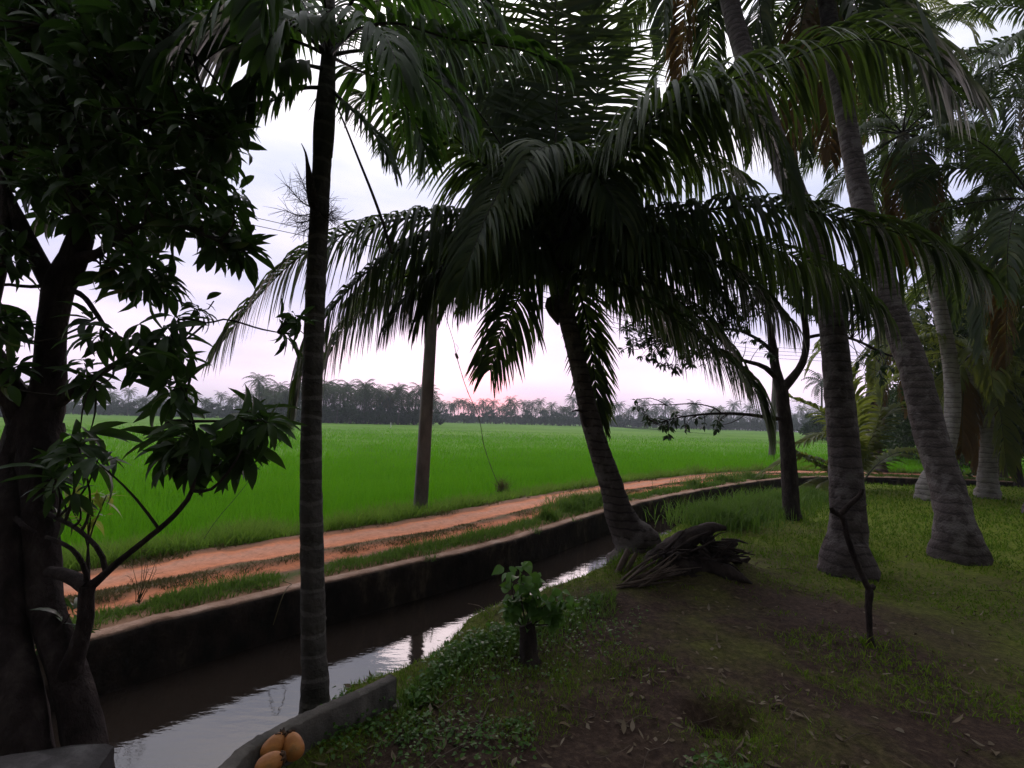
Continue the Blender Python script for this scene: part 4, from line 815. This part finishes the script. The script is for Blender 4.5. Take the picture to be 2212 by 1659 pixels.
def broad_tree(name, base, h, rad, n, size, mats, label, group=None, parts=True):
    r_ = empty(name, base); tag(r_, label, 'tree', group); top = np.array([0, 0, h - rad * .8]); mb = MB()
    mb.tube(spline([np.zeros(3) - UP * .2, UP * h * .3 + rv() * .1, top], 12), np.linspace(.05 * h ** .7, .02 * h ** .7, 12), 7)
    lb = MB()
    for k in range(5):
        e = top + nrm(RNG.standard_normal(3)) * rad * .6; e[2] = max(e[2], h * .35); mb.tube(spline([UP * h * .35, (UP * h * .5 + e) / 2 + UP * .1, e], 8), np.linspace(.03, .01, 8) * h ** .6, 5)
        leaf_cloud(lb, e, rad * .62, n // 7, size)
    leaf_cloud(lb, top, rad, n // 3, size, .9); leaf_cloud(lb, UP * h * .42, rad * .8, n // 7, size)
    mb.build('trunk', mats[1], r_); lb.build('crown', mats[0], r_, smooth=False); return r_
gl = ['dark leafy tree closing the view behind the pale short-stemmed palm', 'dark leafy tree at the right edge behind the lawn', 'low dark tree between the two pale trunks', 'leafy tree behind the young trunkless palm', 'tall dark tree at the far right above the pale palm', 'dark leafy tree behind the canal bend', 'small tree with bright green top against the sky on the right', 'dark bushy tree on the far right lawn edge', 'broad dark tree filling the gap right of the thick grey trunk']
for k, (px, py, D, h, rad, sz, mt) in enumerate([(2120, 1000, 20, 7.5, 3.4, .13, M_grove), (2300, 1020, 13, 6.5, 3.0, .11, M_grove), (2080, 1000, 24, 6.0, 3.2, .14, M_grove), (1930, 975, 34, 4.5, 2.6, .16, M_grove), (2290, 1000, 19, 10.0, 3.8, .13, M_grove), (2010, 985, 26, 5.0, 3.0, .14, M_grove), (2150, 990, 22, 10.2, 1.9, .12, M_bright), (2200, 1010, 15, 4.2, 2.0, .10, M_grove), (1960, 985, 30, 4.5, 2.8, .15, M_grove)]):
    b = P(px, py, D); b[2] = -.3; broad_tree('leafy_tree', b, h, rad, 5200, sz, [mt, M_bark], gl[k])

for (x_, y_, h, rad, lab) in [(3.4, -2.2, 8.5, 3.6, 'unseen leafy tree added behind the viewer on the right to block sky light'), (-2.4, -2.6, 7.5, 3.2, 'unseen leafy tree added behind the viewer on the left to block sky light'), (8.5, 1.2, 9.5, 3.8, 'unseen leafy tree added outside the right edge of the view to block sky light')]:
    broad_tree('leafy_tree', np.array([x_, y_, 0]), h, rad, 9000, .14, [M_grove, M_bark], lab)  # out-of-view trees added only to keep sky light off the near bank
# far palms: one mesh each, copied
def far_palm_mesh(h, seed, leafm):
    mb = MB(); ben = RNG.normal(0, .06, 2) * h; s = spline([(0, 0, -.3), (ben[0] * .3, ben[1] * .3, h * .4), (ben[0], ben[1], h)], 8); mb.tube(s, np.linspace(.19, .13, 8), 5, 1)
    top = s[-1]
    for k in range(24):
        c = curve_frond(top, k * 2.4 + seed, 1.2 - 2.1 * k / 23, 3.3 * RNG.uniform(.85, 1.1), 1.9, 5); S = spline(c, 12); T = nrm(np.gradient(S, axis=0)); hh = S[-1] - S[0]; hh[2] = 0; sv = norm(np.cross(hh + 1e-3, UP))
        for sg in (-1, 1):
            d = nrm(sv[None] * sg * .9 + T * .5 - UP * .55); l = np.interp(np.arange(12), [0, 2, 6, 11], [.25, .7, .95, .4])[:, None]
            e = S + d * l - UP * l * .15; nxt = S + T * .14
            mb.add(np.stack([S - T * .05, nxt, e], 1).reshape(-1, 3), np.arange(36).reshape(-1, 3), 0)
    V = np.vstack(mb.V); o = mesh_np('far_palm', V, mb.F, [leafm, M_far_bark], mb.M); return o
fp = [far_palm_mesh(h, i * 1.3, M_far_leaf) for i, h in enumerate([7.2, 8.4, 9.2, 6.2])] + [far_palm_mesh(6.0, 3.0, M_far_leaf_y)]
def far_bush_mesh(h, r_):
    mb = MB(); mb.tube(spline([(0, 0, -.3), (0, 0, h * .5)], 4), [.25, .2, .15, .1], 5, 1)
    for k in range(7):
        c = np.array([RNG.normal(0, r_ * .5), RNG.normal(0, r_ * .5), RNG.uniform(.25, .85) * h]); leaf_cloud(mb, c, r_ * .55, 260, .30)
    return mesh_np('far_tree', np.vstack(mb.V), mb.F, [M_far_bush, M_far_bark], mb.M)
fb = [far_bush_mesh(5.0, 2.6), far_bush_mesh(6.5, 3.0), far_bush_mesh(3.2, 2.6)]
used = set()
def place(protos, k, loc, sc, label, cat, group):
    p = protos[k]
    if p.name in used: o = p.copy(); C.objects.link(o)
    else: o = p; used.add(p.name)
    o.location = [float(v) for v in loc]; o.rotation_euler = (0, 0, float(RNG.uniform(0, 6.28))); s_ = float(sc * RNG.uniform(.88, 1.12)); o.scale = (s_, s_, s_); tag(o, label, cat, group)
def row(x0, x1, D0, D1, npalm, nbush, sc, lp, lb, gp, gb, ytall=()):
    for k in range(npalm):
        px = x0 + (x1 - x0) * (k + RNG.random()) / npalm; D = RNG.uniform(D0, D1) + (3 if k % 2 else 0); q = P(px, 900, D); place(fp, int(RNG.integers(0, 4)) if RNG.random() > .06 else 4, (q[0], q[1], FZ + .1), sc * (1.15 if RNG.random() < .25 else .95), lp, 'palm tree', gp)
    for k in range(nbush):
        px = x0 + (x1 - x0) * (k + RNG.random()) / nbush; D = RNG.uniform(D0, D1) - 2; q = P(px, 900, D); place(fb, int(RNG.integers(0, 3)), (q[0], q[1], FZ + .1), sc, lb, 'tree', gb)
row(555, 935, 108, 128, 74, 56, .92, 'coconut palm of the nearer palm wood left of the concrete pole, across the rice', 'bushy tree under the palms of the nearer wood across the rice', 'palms of the nearer wood across the field', 'bushy trees of the nearer wood')
row(930, 1760, 190, 225, 100, 130, 1.05, 'coconut palm in the low far wood under the sunset', 'leafy tree in the low far wood under the sunset', 'palms of the far wood under the sunset', 'leafy trees of the far wood under the sunset')
row(100, 565, 148, 172, 34, 80, .84, 'coconut palm in the far wood seen through the left tree', 'leafy tree in the far wood seen through the left tree', 'palms of the far wood on the left', 'leafy trees of the far wood on the left')
row(-250, 110, 110, 140, 14, 30, .9, 'coconut palm of the far wood at the left edge', 'leafy tree of the far wood at the left edge', 'palms at the left edge', 'leafy trees at the left edge')
row(1750, 2400, 60, 110, 26, 46, .85, 'coconut palm of the wood beyond the canal bend', 'leafy tree of the wood beyond the canal bend', 'palms beyond the canal bend', 'leafy trees beyond the canal bend')

# ------------------------------------------------------------------ poles and wires
def pole(base, top, w0, w1, label, extra=None):
    r_ = empty('utility_pole', base); tag(r_, label, 'utility pole'); b = np.array(base); t = np.array(top); mb = MB()
    ax = (t - b); nseg = 14; rows = []
    for k in range(nseg + 1):
        f = k / nseg; c = b + ax * f; w = w0 + (w1 - w0) * f; a = .35; ch = .16
        sq = [(-1, -1 + ch), (-1 + ch, -1), (1 - ch, -1), (1, -1 + ch), (1, 1 - ch), (1 - ch, 1), (-1 + ch, 1), (-1, 1 - ch)]
        for (u, v) in sq: x_, y_ = u * w * .5, v * w * .38; rows.append(c + np.array([x_ * math.cos(a) - y_ * math.sin(a), x_ * math.sin(a) + y_ * math.cos(a), 0]) + RNG.normal(0, .0015, 3))
    V = np.array(rows); i = np.arange(nseg)[:, None] * 8; j = np.arange(8)[None]; mb.add(V, np.stack([i + j, i + (j + 1) % 8, i + 8 + (j + 1) % 8, i + 8 + j], -1).reshape(-1, 4)); mb.add(V[-8:], [[0, 1, 2, 3], [0, 3, 4, 7], [4, 5, 6, 7]])
    mb.build('shaft', M_pole, r_, smooth=False, origin=b)
    mb = MB()
    for hh in (.10, .55, 1.0):
        c = t - UP * hh; 
        mb.tube([c + [.0, -.14, 0], c + [0, -.20, 0]], .012, 5); mb.tube([c + [0, -.20, -.05], c + [0, -.20, -.02], c + [0, -.20, .02], c + [0, -.20, .05]], [.025, .04, .04, .025], 8)
    mb.build('insulator', M_insul, r_, origin=b); return r_
pb = G(908, 1098, -.02); pt = P(946, 470, pb[1]); pole(pb, pt, .24, .16, 'weathered square concrete pole standing between the red track and the rice')
p2 = P(1667, 985, 29); p2[2] = FZ; pt2 = P(1677, 752, 29); pole(p2, pt2, .34, .24, 'distant slim pole beyond the canal seen behind the forked tree')
def wire(name, pts, r_, mat, label, n=30, cat='wire'):
    mb = MB(); mb.tube(spline(pts, n), r_, 5); o = mb.build(name, mat); tag(o, label, cat); return o
q1 = pt - UP * .2; q2 = pt2 - UP * .1
for k, (a, b2) in enumerate([(0, 'topmost'), (.12, 'second'), (.24, 'third'), (.36, 'lowest')]):
    A = pt2 - UP * a * 1.9 - np.array([0, .2, 0]); Bp = A + np.array([22, 3, 0.1]); wire('power_line', [A, (A + Bp) / 2 - UP * .12, Bp], .012, M_wire, b2 + ' of the four power lines running right from the distant pole')
    A2 = P(941, 560 + k * 14, pb[1]); m_ = (A + A2) / 2 - UP * .35; wire('power_line', [A2, m_, A], .008, M_wire, b2 + ' of the power lines strung between the two poles', 40)
for k, (y0, y1) in enumerate([(455, 512), (472, 527)]):
    wire('service_line', [P(930, y1 - 8 + 30, pb[1]), P(700, y1 - 10, 9.2), P(505, y0 + 6, 9.8), P(200, y0 - 50, 11)], .007, M_wire, ('upper' if k == 0 else 'lower') + ' thin line crossing the sky left of the slender palm trunk')
# stay wire with insulator and vine
sb_ = G(1085, 1062, -.1); Dw = sb_[1]
sw_ = empty('stay_wire', sb_); tag(sw_, 'thin mossy stay wire with a small insulator hanging down to the field edge', 'stay wire')
mb = MB(); mb.tube(spline([sb_, P(1065, 1020, Dw), P(1045, 960, Dw + .05), P(1035, 905, Dw + .1), P(1010, 845, Dw + .1), P(995, 800, Dw + .1), P(987, 772, Dw + .1)], 40), .0085, 5, 0, .25); mb.build('cable', M_green_wire, sw_, origin=sb_)
mb = MB(); mb.tube([P(984, 763, Dw + .1), P(985, 765, Dw + .1), P(988, 773, Dw + .1), P(989, 775, Dw + .1)], [.02, .035, .035, .02], 9); mb.build('insulator', M_insul, sw_, origin=sb_)
mb = MB(); mb.tube(spline([P(985, 764, Dw + .1), P(982, 745, Dw), P(968, 700, Dw - .2), P(950, 640, pb[1])], 14), .007, 5); mb.tube(spline([P(985, 764, Dw + .1), P(990, 752, Dw), P(984, 742, Dw)], 8), .004, 4); mb.build('upper_cable', M_wire, sw_, origin=sb_)
vp = clump_pts(sb_[0], sb_[1], .10, 260, sb_[2]); dw = blades('dry_weed', vp, .42 * RNG.uniform(.3, 1.2, len(vp)), .008, M_grassdry, .5, curl=.9); tag(dw, 'brown wilted weed at the foot of the stay wire', 'weed')
wire('string', [P(650, 905, 4.6), P(600, 960, 4.4), P(513, 1070, 4.1), P(470, 1120, 3.9), P(440, 1165, 3.85)], .0022, M_wire, 'thin taut string slanting down behind the low leafy branch', 12, 'string')
mp_ = P(844, 921, 80); r_ = MB(); r_.tube([(mp_[0], 80, FZ), (mp_[0], 80, FZ + .2), (mp_[0], 80, FZ + 1.0), (mp_[0], 80, FZ + 1.08)], [.10, .09, .08, .01], 8); tag(r_.build('marker_post', M_white), 'tiny white post standing out in the rice field', 'post')

# ------------------------------------------------------------------ low cement wall, stones, coconuts
T1 = [(463, 1659), (533, 1599), (650, 1539), (737, 1502), (790, 1478), (841, 1454)]
def slab(name, top_out, th, hgt, mat, label, cat, jig=.004):
    pts = spline(top_out, 60); t = np.gradient(pts[:, :2], axis=0); t = nrm(t); nn = np.stack([t[:, 1], -t[:, 0]], 1)   # towards the camera side
    rows = []; z1 = pts[:, 2]
    prof = [(0, -hgt - .2), (0, -.012), (.012, 0), (th - .006, -.002), (th, -.008), (th + .004, -hgt)]
    for s_, z_ in prof:
        q = pts[:, :2] + nn * s_; rows.append(np.hstack([q + RNG.normal(0, jig * .5, q.shape), (z1 + z_ + RNG.normal(0, jig * .5, len(q))).reshape(-1, 1)]))
    V = np.vstack(rows); n = 60; i = np.arange(n - 1); fq = [np.stack([k * n + i, k * n + i + 1, (k + 1) * n + i + 1, (k + 1) * n + i], -1) for k in range(len(prof) - 1)]
    e = [[k * n for k in range(6)][::-1], [k * n + n - 1 for k in range(6)]]
    fq = np.vstack(fq); o = mesh_np(name, V, [fq, np.array(e)], mat, [0, 0]); tag(o, label, cat); return o
top = [G(px, py, .15) for px, py in T1]; top = [top[0] + (top[0] - top[1]) * 1.2] + top
slab('low_wall', top, .075, .30, M_lowwall, 'low mossy cement wall along the near water edge at the foot of the slender palm', 'low wall')
def rock(name, c, size, mat, label, cat, seed=1.0, sub=3, flat=None, amp=.25):
    import bmesh
    bm = bmesh.new(); bmesh.ops.create_icosphere(bm, subdivisions=sub, radius=1.0)
    for v in bm.verts:
        p = v.co.normalized(); q = Vector((max(-.58, min(.58, p.x)), max(-.58, min(.58, p.y)), max(-.58, min(.58, p.z)))) if flat else p
        k = 1 + amp * noise.fractal(p * 1.6 + Vector((seed, seed, seed)), 1, 2, 4); v.co = Vector((q.x * size[0] * k, q.y * size[1] * k, q.z * size[2] * k))
    me = bpy.data.meshes.new(name); bm.to_mesh(me); bm.free(); me.materials.append(mat)
    for f in me.polygons: f.use_smooth = not flat
    o = bpy.data.objects.new(name, me); C.objects.link(o); o.location = [float(v) for v in c]; tag(o, label, cat); return o
c = GB(862, 1528); rock('stone', c + UP * .0, (.055, .05, .035), M_rock, 'pale angular stone at the end of the low cement wall', 'stone', 2.0, 3, True)
c = P(60, 1668, 1.55); c[2] = .28; rb = rock('cement_block', c, (.30, .22, .30), M_block, 'mottled grey cement lump in the bottom left corner before the stems', 'cement block', 4.0, 4, True, .05); rb.rotation_euler = (.1, .05, .3)
# king coconuts
def coconut(c, d, ln, wd, label):
    r_ = empty('coconut', c); tag(r_, label, 'coconut', 'fallen orange coconuts by the low wall'); d = norm(np.array(d, dtype=float)); t = np.linspace(-1, 1, 22)
    rad = wd * .5 * np.sqrt(np.clip(1 - np.abs(t) ** 2.3, 0, 1)) * (1 + .10 * (-t)) + .002; mb = MB(); sides = 24
    e1 = norm(np.cross(d, [.2, .3, 1])); e2 = np.cross(d, e1); a = np.linspace(0, 6.2832, sides, endpoint=False); tri = 1 + .045 * np.cos(3 * a)
    V = (t[:, None, None] * d * ln * .5 + (e1 * np.cos(a)[:, None] + e2 * np.sin(a)[:, None])[None] * (rad[:, None] * tri)[..., None]).reshape(-1, 3)
    i = np.arange(21)[:, None] * sides; j = np.arange(sides)[None]; mb.add(V, np.stack([i + j, i + (j + 1) % sides, i + sides + (j + 1) % sides, i + sides + j], -1).reshape(-1, 4)); mb.build('husk', M_husk, r_)
    cb = MB()
    for k in range(6):
        an = k * 1.05; rad_ = e1 * math.cos(an) + e2 * math.sin(an); b0 = d * ln * .47; cb.tube([b0 + d * .006, b0 + rad_ * .014 + d * .004, b0 + rad_ * .026 - d * .004], [.006, .008, .003], 5, 0, .1)
    cb.tube([d * ln * .47, d * ln * .53, d * ln * .56 + e1 * .01], [.008, .006, .004], 6); cb.build('cap', M_husk_dark, r_)
for (px, py, dirp, lab) in [(592, 1614, (.45, .5, .45), 'orange coconut lying left in the cluster by the low wall'), (634, 1612, (-.5, .4, .5), 'orange coconut lying right in the cluster by the low wall'), (582, 1652, (.5, .2, .2), 'orange coconut nearest the camera in the cluster by the low wall')]:
    q = G(px, py, .13); coconut(q, dirp, .115, .080, lab)
mb = MB(); q = G(610, 1584, .17)
for k in range(14): e = q + np.array([RNG.normal(0, .022), RNG.normal(0, .02), RNG.uniform(-.05, .012)]); mb.tube(spline([q - UP * .12 + rv() * .01, (q + e) / 2 + rv() * .01, e], 6), np.linspace(.007, .003, 6), 5)
tag(mb.build('coconut_stalk', M_root), 'dark dried fruit stalk behind the three orange coconuts', 'fruit stalk')

# stump with shoots
sp = GB(1142, 1428); su = empty('tree_stump', sp); tag(su, 'short dark stump with a slanting cut and fresh leafy shoots on the near bank', 'stump')
mb = MB(); s = spline([P(1143, 1445, sp[1]), P(1142, 1420, sp[1]), P(1141, 1380, sp[1] - .01), P(1139, 1345, sp[1])], 12); mb.tube(s, np.interp(np.linspace(0, 1, 12), [0, .25, 1], [.10, .062, .052]), 14, 0, .04)
Vv = mb.V[0]; top_i = np.arange(len(Vv) - 14, len(Vv)); Vv[top_i, 2] += (Vv[top_i, 0] - s[-1, 0]) * .5; mb.V[-1][:14] = Vv[top_i]
mb.build('stump', M_root, su, origin=sp)
lv = Leaves(); mb = MB(); HL = (0, .85, 1.0, .78, .36, 0)
shoots = [[(1130, 1345), (1110, 1290), (1100, 1225)], [(1135, 1345), (1125, 1280), (1130, 1215)], [(1140, 1345), (1150, 1290), (1165, 1245)], [(1145, 1345), (1175, 1310), (1215, 1280)], [(1148, 1350), (1180, 1330), (1210, 1310)], [(1125, 1350), (1105, 1320), (1095, 1300)], [(1150, 1350), (1190, 1345), (1225, 1300)], [(1140, 1345), (1140, 1300), (1145, 1260)]]
for sh in shoots:
    dd = RNG.uniform(-.12, .12); c_ = spline([P(x_, y_, sp[1] + dd * i_ / 2) for i_, (x_, y_) in enumerate(sh)], 16); mb.tube(c_, np.linspace(.006, .002, 16), 5)
    for k in range(4, 16):
        for _ in range(2): lv.add(c_[k] + rv() * .022, norm(np.array([RNG.normal(), RNG.normal() - .3, RNG.uniform(-.7, .2)])), norm(UP + rv() * .5 + np.array([0, -.5, 0])), RNG.uniform(.05, .105), RNG.uniform(.045, .075), .5)
mb.build('stem', M_twig, su, origin=sp); o = lv.build('shoot_leaves', M_weed, su, prof=HL); o.location = -Vector(sp)

# old uprooted root with dry stalks
rp = GB(1500, 1240); ro = empty('uprooted_stump', rp); tag(ro, 'dark gnarled uprooted stump lying on the bank right of the leaning palm', 'dead stump'); Dr = rp[1]
mb = MB()
def rt(pts, n=14): limb(mb, [(x, y, Dr + dd, w) for x, y, dd, w in pts], n, 9, .12)
rt([(1400, 1230, .1, 50), (1440, 1200, .1, 58), (1480, 1170, 0, 46), (1515, 1150, 0, 30), (1545, 1138, 0, 18), (1568, 1142, 0, 8)], 18)
for k in range(90):
    x0 = RNG.uniform(1400, 1560); y0 = 1255 - (x0 - 1420) * .25 - RNG.uniform(0, 60); an = RNG.uniform(-.7, .9); l_ = RNG.uniform(30, 85); w_ = RNG.uniform(2, 9)
    rt([(x0, y0, RNG.uniform(-.15, .1), w_), (x0 + l_ * .5 * math.cos(an), y0 - l_ * .5 * math.sin(an) + RNG.uniform(-8, 8), RNG.uniform(-.25, 0), w_ * .8), (x0 + l_ * math.cos(an), min(1268, y0 - l_ * math.sin(an) + RNG.uniform(-4, 14)), RNG.uniform(-.3, .1), w_ * .25)], 8)
rt([(1430, 1250, 0, 80), (1480, 1230, -.05, 70), (1520, 1205, 0, 50), (1555, 1185, 0, 28), (1590, 1170, 0, 14)], 18)
rt([(1490, 1215, -.05, 46), (1530, 1225, -.1, 36), (1570, 1235, -.2, 34), (1600, 1250, -.25, 20), (1625, 1262, -.3, 8)], 16)
rt([(1500, 1160, 0, 30), (1530, 1162, .1, 20), (1545, 1178, .1, 10)], 8); rt([(1540, 1200, 0, 30), (1575, 1200, .1, 22), (1600, 1215, .1, 16), (1620, 1205, .1, 5)], 10)
rt([(1460, 1260, -.1, 60), (1500, 1265, -.2, 46), (1540, 1262, -.25, 26), (1570, 1268, -.3, 10)], 12); rt([(1380, 1260, 0, 40), (1420, 1250, 0, 60), (1450, 1240, 0, 70)], 10)
mb.build('wood', M_root, ro, origin=rp)
ds = GB(1350, 1262); dso = empty('dry_stalk_heap', ds); tag(dso, 'heap of grey dry palm stalks piled against the foot of the leaning palm', 'stalk heap')
mb = MB()
for k in range(80):
    x0 = RNG.uniform(1300, 1400); y0 = 1285 - (x0 - 1300) * .35 + RNG.uniform(-10, 12); an = RNG.uniform(-.15, .9); l_ = RNG.uniform(60, 135); D_ = ds[1] + RNG.uniform(-.15, .35)
    x1 = x0 + l_ * math.cos(an); y1 = y0 - l_ * math.sin(an) * .75; mb.tube(spline([P(x0, y0, D_), P((x0 + x1) / 2, (y0 + y1) / 2 + RNG.uniform(-6, 6), D_ + .03), P(x1, y1, D_ + .08)], 7), RNG.uniform(.006, .015) * np.array([.4, 1, 1, 1, .9, .7, .3]), 5, 0, .08)
mb.build('stalk_heap', M_stalk, dso, origin=ds)
mb = MB()
for (x0, y0, x1, y1, w) in [(1325, 1258, 1358, 1188, .035), (1340, 1255, 1375, 1195, .024), (1318, 1270, 1340, 1215, .016), (1330, 1270, 1392, 1238, .018)]: mb.tube(spline([P(x0, y0, 5.05), P((x0 + x1) / 2, (y0 + y1) / 2, 5.07), P(x1, y1, 5.1)], 7), w * np.array([.6, .8, .9, 1, 1, .95, .9]), 6, 0, .05)
o = mb.build('upright_stub', M_stalk, dso, origin=ds); o['label'] = 'broad pale frond stubs sticking up from the heap'

# crooked stick
kp = GB(1882, 1395); mb = MB(); Dk = kp[1]
limb(mb, [(1884, 1402, Dk, 18), (1880, 1380, Dk, 12), (1876, 1320, Dk, 12), (1878, 1275, Dk, 15), (1872, 1264, Dk, 12), (1850, 1215, Dk, 12), (1832, 1165, Dk, 11), (1820, 1120, Dk, 11), (1800, 1105, Dk, 11), (1795, 1096, Dk, 8)], 34, 8, .07)
limb(mb, [(1814, 1112, Dk, 12), (1836, 1090, Dk, 11), (1858, 1070, Dk, 9), (1862, 1056, Dk, 8)], 10, 7, .06); limb(mb, [(1878, 1272, Dk, 14), (1886, 1266, Dk, 12), (1884, 1262, Dk, 4)], 5, 6)
o = mb.build('crooked_stick', M_bark); tag(o, 'thin crooked forked stick standing upright in the grass before the thick grey trunk', 'stick')

# near bank weeds (small round leaves)
lv = Leaves()
def weeds(px0, px1, pyf, n, up, sz, spread=14):
    for _ in range(n):
        px = RNG.uniform(px0, px1); q = GB(px, pyf(px) + abs(RNG.normal(0, spread)) * 1.0); h = up * RNG.random() ** 1.5
        p = q + UP * h + rv() * .02; lv.add(p, norm(np.array([RNG.normal(), RNG.normal(), RNG.uniform(-.3, .6)])), norm(UP + rv() * .45), sz * RNG.uniform(.5, 1.3), sz * RNG.uniform(.4, .8), .4)
NB = lambda x_: np.interp(x_, [840, 900, 960, 1010, 1100, 1180, 1290, 1400], [1530, 1490, 1425, 1395, 1362, 1330, 1290, 1260])
weeds(880, 1300, NB, 1500, .07, .036, 26); weeds(930, 1130, NB, 500, .12, .04, 18); weeds(860, 1400, lambda x_: NB(x_) + 45, 800, .04, .026, 55); weeds(700, 1150, lambda x_: 1560, 900, .04, .026, 45); weeds(1480, 1620, lambda x_: 1660, 120, .05, .03, 12)
weeds(690, 840, lambda x_: 1535 - (x_ - 690) * .2, 260, .10, .03, 30)
o = lv.build('ground_cover', M_weed, prof=(0, .8, 1, .85, .45, 0)); tag(o, 'low round-leaved weeds creeping along the near water edge', 'weeds', kind='stuff')
pts = []
for _ in range(2600):
    px = RNG.uniform(860, 1330); q = GB(px, NB(px) + abs(RNG.normal(0, 30))); pts.append(q)
tag(blades('edge_grass', np.array(pts), .10 * RNG.uniform(.3, 1.3, len(pts)), .006, M_grass, .5, curl=.8), 'thin grass among the weeds at the near water edge', 'grass', kind='stuff')
pts = []
for (px, py, rr, nn) in [(1830, 1200, .34, 900), (2070, 1172, .34, 900), (1380, 1205, .36, 600), (1712, 1120, .2, 400), (2000, 1058, .3, 350), (2131, 1050, .3, 350), (1882, 1395, .08, 30)]:
    q = GB(px, py); a_ = RNG.uniform(0, 6.283, nn); r_ = rr * (.55 + np.abs(RNG.normal(0, .35, nn))); x_ = q[0] + np.cos(a_) * r_; y_ = q[1] + np.sin(a_) * r_; pts.append(np.stack([x_, y_, bank_z(x_, y_)[0]], 1))
pts = np.vstack(pts)
tag(blades('trunk_foot_grass', pts, .10 * RNG.uniform(.3, 1.4, len(pts)), .008, M_lawn, .7, curl=.9), 'grass grown up round the feet of the palm trunks', 'grass', kind='stuff')
# leaf litter
lv = Leaves()
for _ in range(1500):
    az_ = RNG.uniform(-.35, .9); r_ = math.exp(RNG.uniform(math.log(1.4), math.log(9))); x_, y_ = r_ * math.sin(az_), r_ * math.cos(az_)
    z_, s_ = bank_z(np.array([x_]), np.array([y_]))
    if s_[0] < -.3: lv.add(np.array([x_, y_, z_[0] + .008]), norm(np.array([RNG.normal(), RNG.normal(), .05])), norm(UP + rv() * .3), RNG.uniform(.02, .085), RNG.uniform(.008, .028), RNG.uniform(-.9, .9))
tag(lv.build('leaf_litter', M_litter), 'small dry leaf scraps scattered over the bank soil', 'leaf litter', kind='stuff')
mb = MB()
for _ in range(150):
    az_ = RNG.uniform(-.1, .85); r_ = math.exp(RNG.uniform(math.log(1.5), math.log(9))); x_, y_ = r_ * math.sin(az_), r_ * math.cos(az_); z_, s_ = bank_z(np.array([x_]), np.array([y_]))
    if s_[0] < -.3:
        a_ = RNG.uniform(0, 6.28); l_ = RNG.uniform(.06, .28); b0 = np.array([x_, y_, z_[0] + .008]); dv = np.array([math.cos(a_), math.sin(a_), 0]) * l_
        mb.tube(spline([b0, b0 + dv * .5 + rv() * .012 + UP * .01, b0 + dv], 5), RNG.uniform(.0015, .004), 4)
tag(mb.build('twig_litter', M_stalk), 'thin dry twigs scattered over the bank soil', 'twigs', kind='stuff')
fl = [((1325, 1566), .075, 'white curled dry leaf on bare soil in the lower middle'), ((1205, 1572), .07, 'pale dry leaf left of the white curled leaf'), ((1250, 1417), .05, 'pale leaf on the soil right of the dark stump'), ((1610, 1504), .06, 'pale fallen leaf above the dark hollow in the soil'), ((1675, 1528), .045, 'narrow pale leaf right of the dark hollow'), ((1745, 1533), .05, 'brown fallen leaf in the middle of the lower right soil'),
      ((1965, 1545), .06, 'pale leaf in the grass below the crooked stick'), ((1985, 1548), .055, 'curled leaf beside the dark hole in the lower right grass'), ((1584, 1295), .05, 'yellowish leaf in front of the uprooted stump'), ((1625, 1322), .05, 'grey leaf on bare soil right of the uprooted stump'), ((2152, 1642), .08, 'pale leaf in the bottom right corner'), ((1210, 1530), .05, 'thin upright dry leaf below the stump'), ((1815, 1675 - 15), .06, 'small leaf at the bottom edge right of centre')]
for (px, py), sz, lab in fl:
    q = GB(px, py) + UP * .02; l1 = Leaves(); l1.add(np.zeros(3), norm(np.array([1, RNG.normal() * .5, .1])), norm(UP + rv() * .2), sz * 1.4, sz * .42, RNG.uniform(.3, .9)); o = l1.build('fallen_leaf', M_litter, fold=.6); o.location = [float(v) for v in q]; tag(o, lab, 'leaf', 'larger fallen leaves on the near bank')
# weeds on the track edge, root hanging over the wall
q = G(300, 1300, .02); hg = MB()
for k in range(9):
    an = RNG.uniform(0, 6.28); e = q + np.array([math.cos(an) * .10, math.sin(an) * .10, RNG.uniform(.22, .42)]); c_ = spline([q + rv() * .01, (q + e) / 2 + rv() * .01, e], 8); hg.tube(c_, np.linspace(.0035, .0015, 8), 4)
    for j in range(5): d_ = norm(rv() + UP * .6); hg.tube(np.array([e - UP * .01 * j, e - UP * .01 * j + d_ * .05]), .0012, 3, cap=False)
tag(hg.build('seeding_grass', M_grassdry), 'thin seeding grass stems standing on the track behind the low branch', 'grass plant')
wire('dry_root', [G(610, 1255, .03), G(630, 1262, .05), P(622, 1268, 4.25), P(610, 1290, 4.1), P(590, 1350, 4.05)], .0035, M_grassdry, 'pale dry root hanging over the canal wall left of the slender trunk', 14, 'root')
lt = MB(); q = G(1870, 1000, 0)

# ------------------------------------------------------------------ haze
import bmesh
bm = bmesh.new(); bmesh.ops.create_cube(bm, size=1.0); me = bpy.data.meshes.new('haze'); bm.to_mesh(me); bm.free()
hz = bpy.data.objects.new('haze', me); C.objects.link(hz); hz.scale = (1700, 1500, 24); hz.location = (100, 350, 9.7); tag(hz, kind='stuff')
m = bpy.data.materials.new('haze_air'); m.use_nodes = True; t = m.node_tree; t.nodes.clear(); out = N(t, 'ShaderNodeOutputMaterial'); pv = N(t, 'ShaderNodeVolumePrincipled'); pv.inputs['Color'].default_value = (.78, .85, .92, 1); pv.inputs['Density'].default_value = .0011; L(t, pv.outputs[0], out.inputs['Volume']); me.materials.append(m)
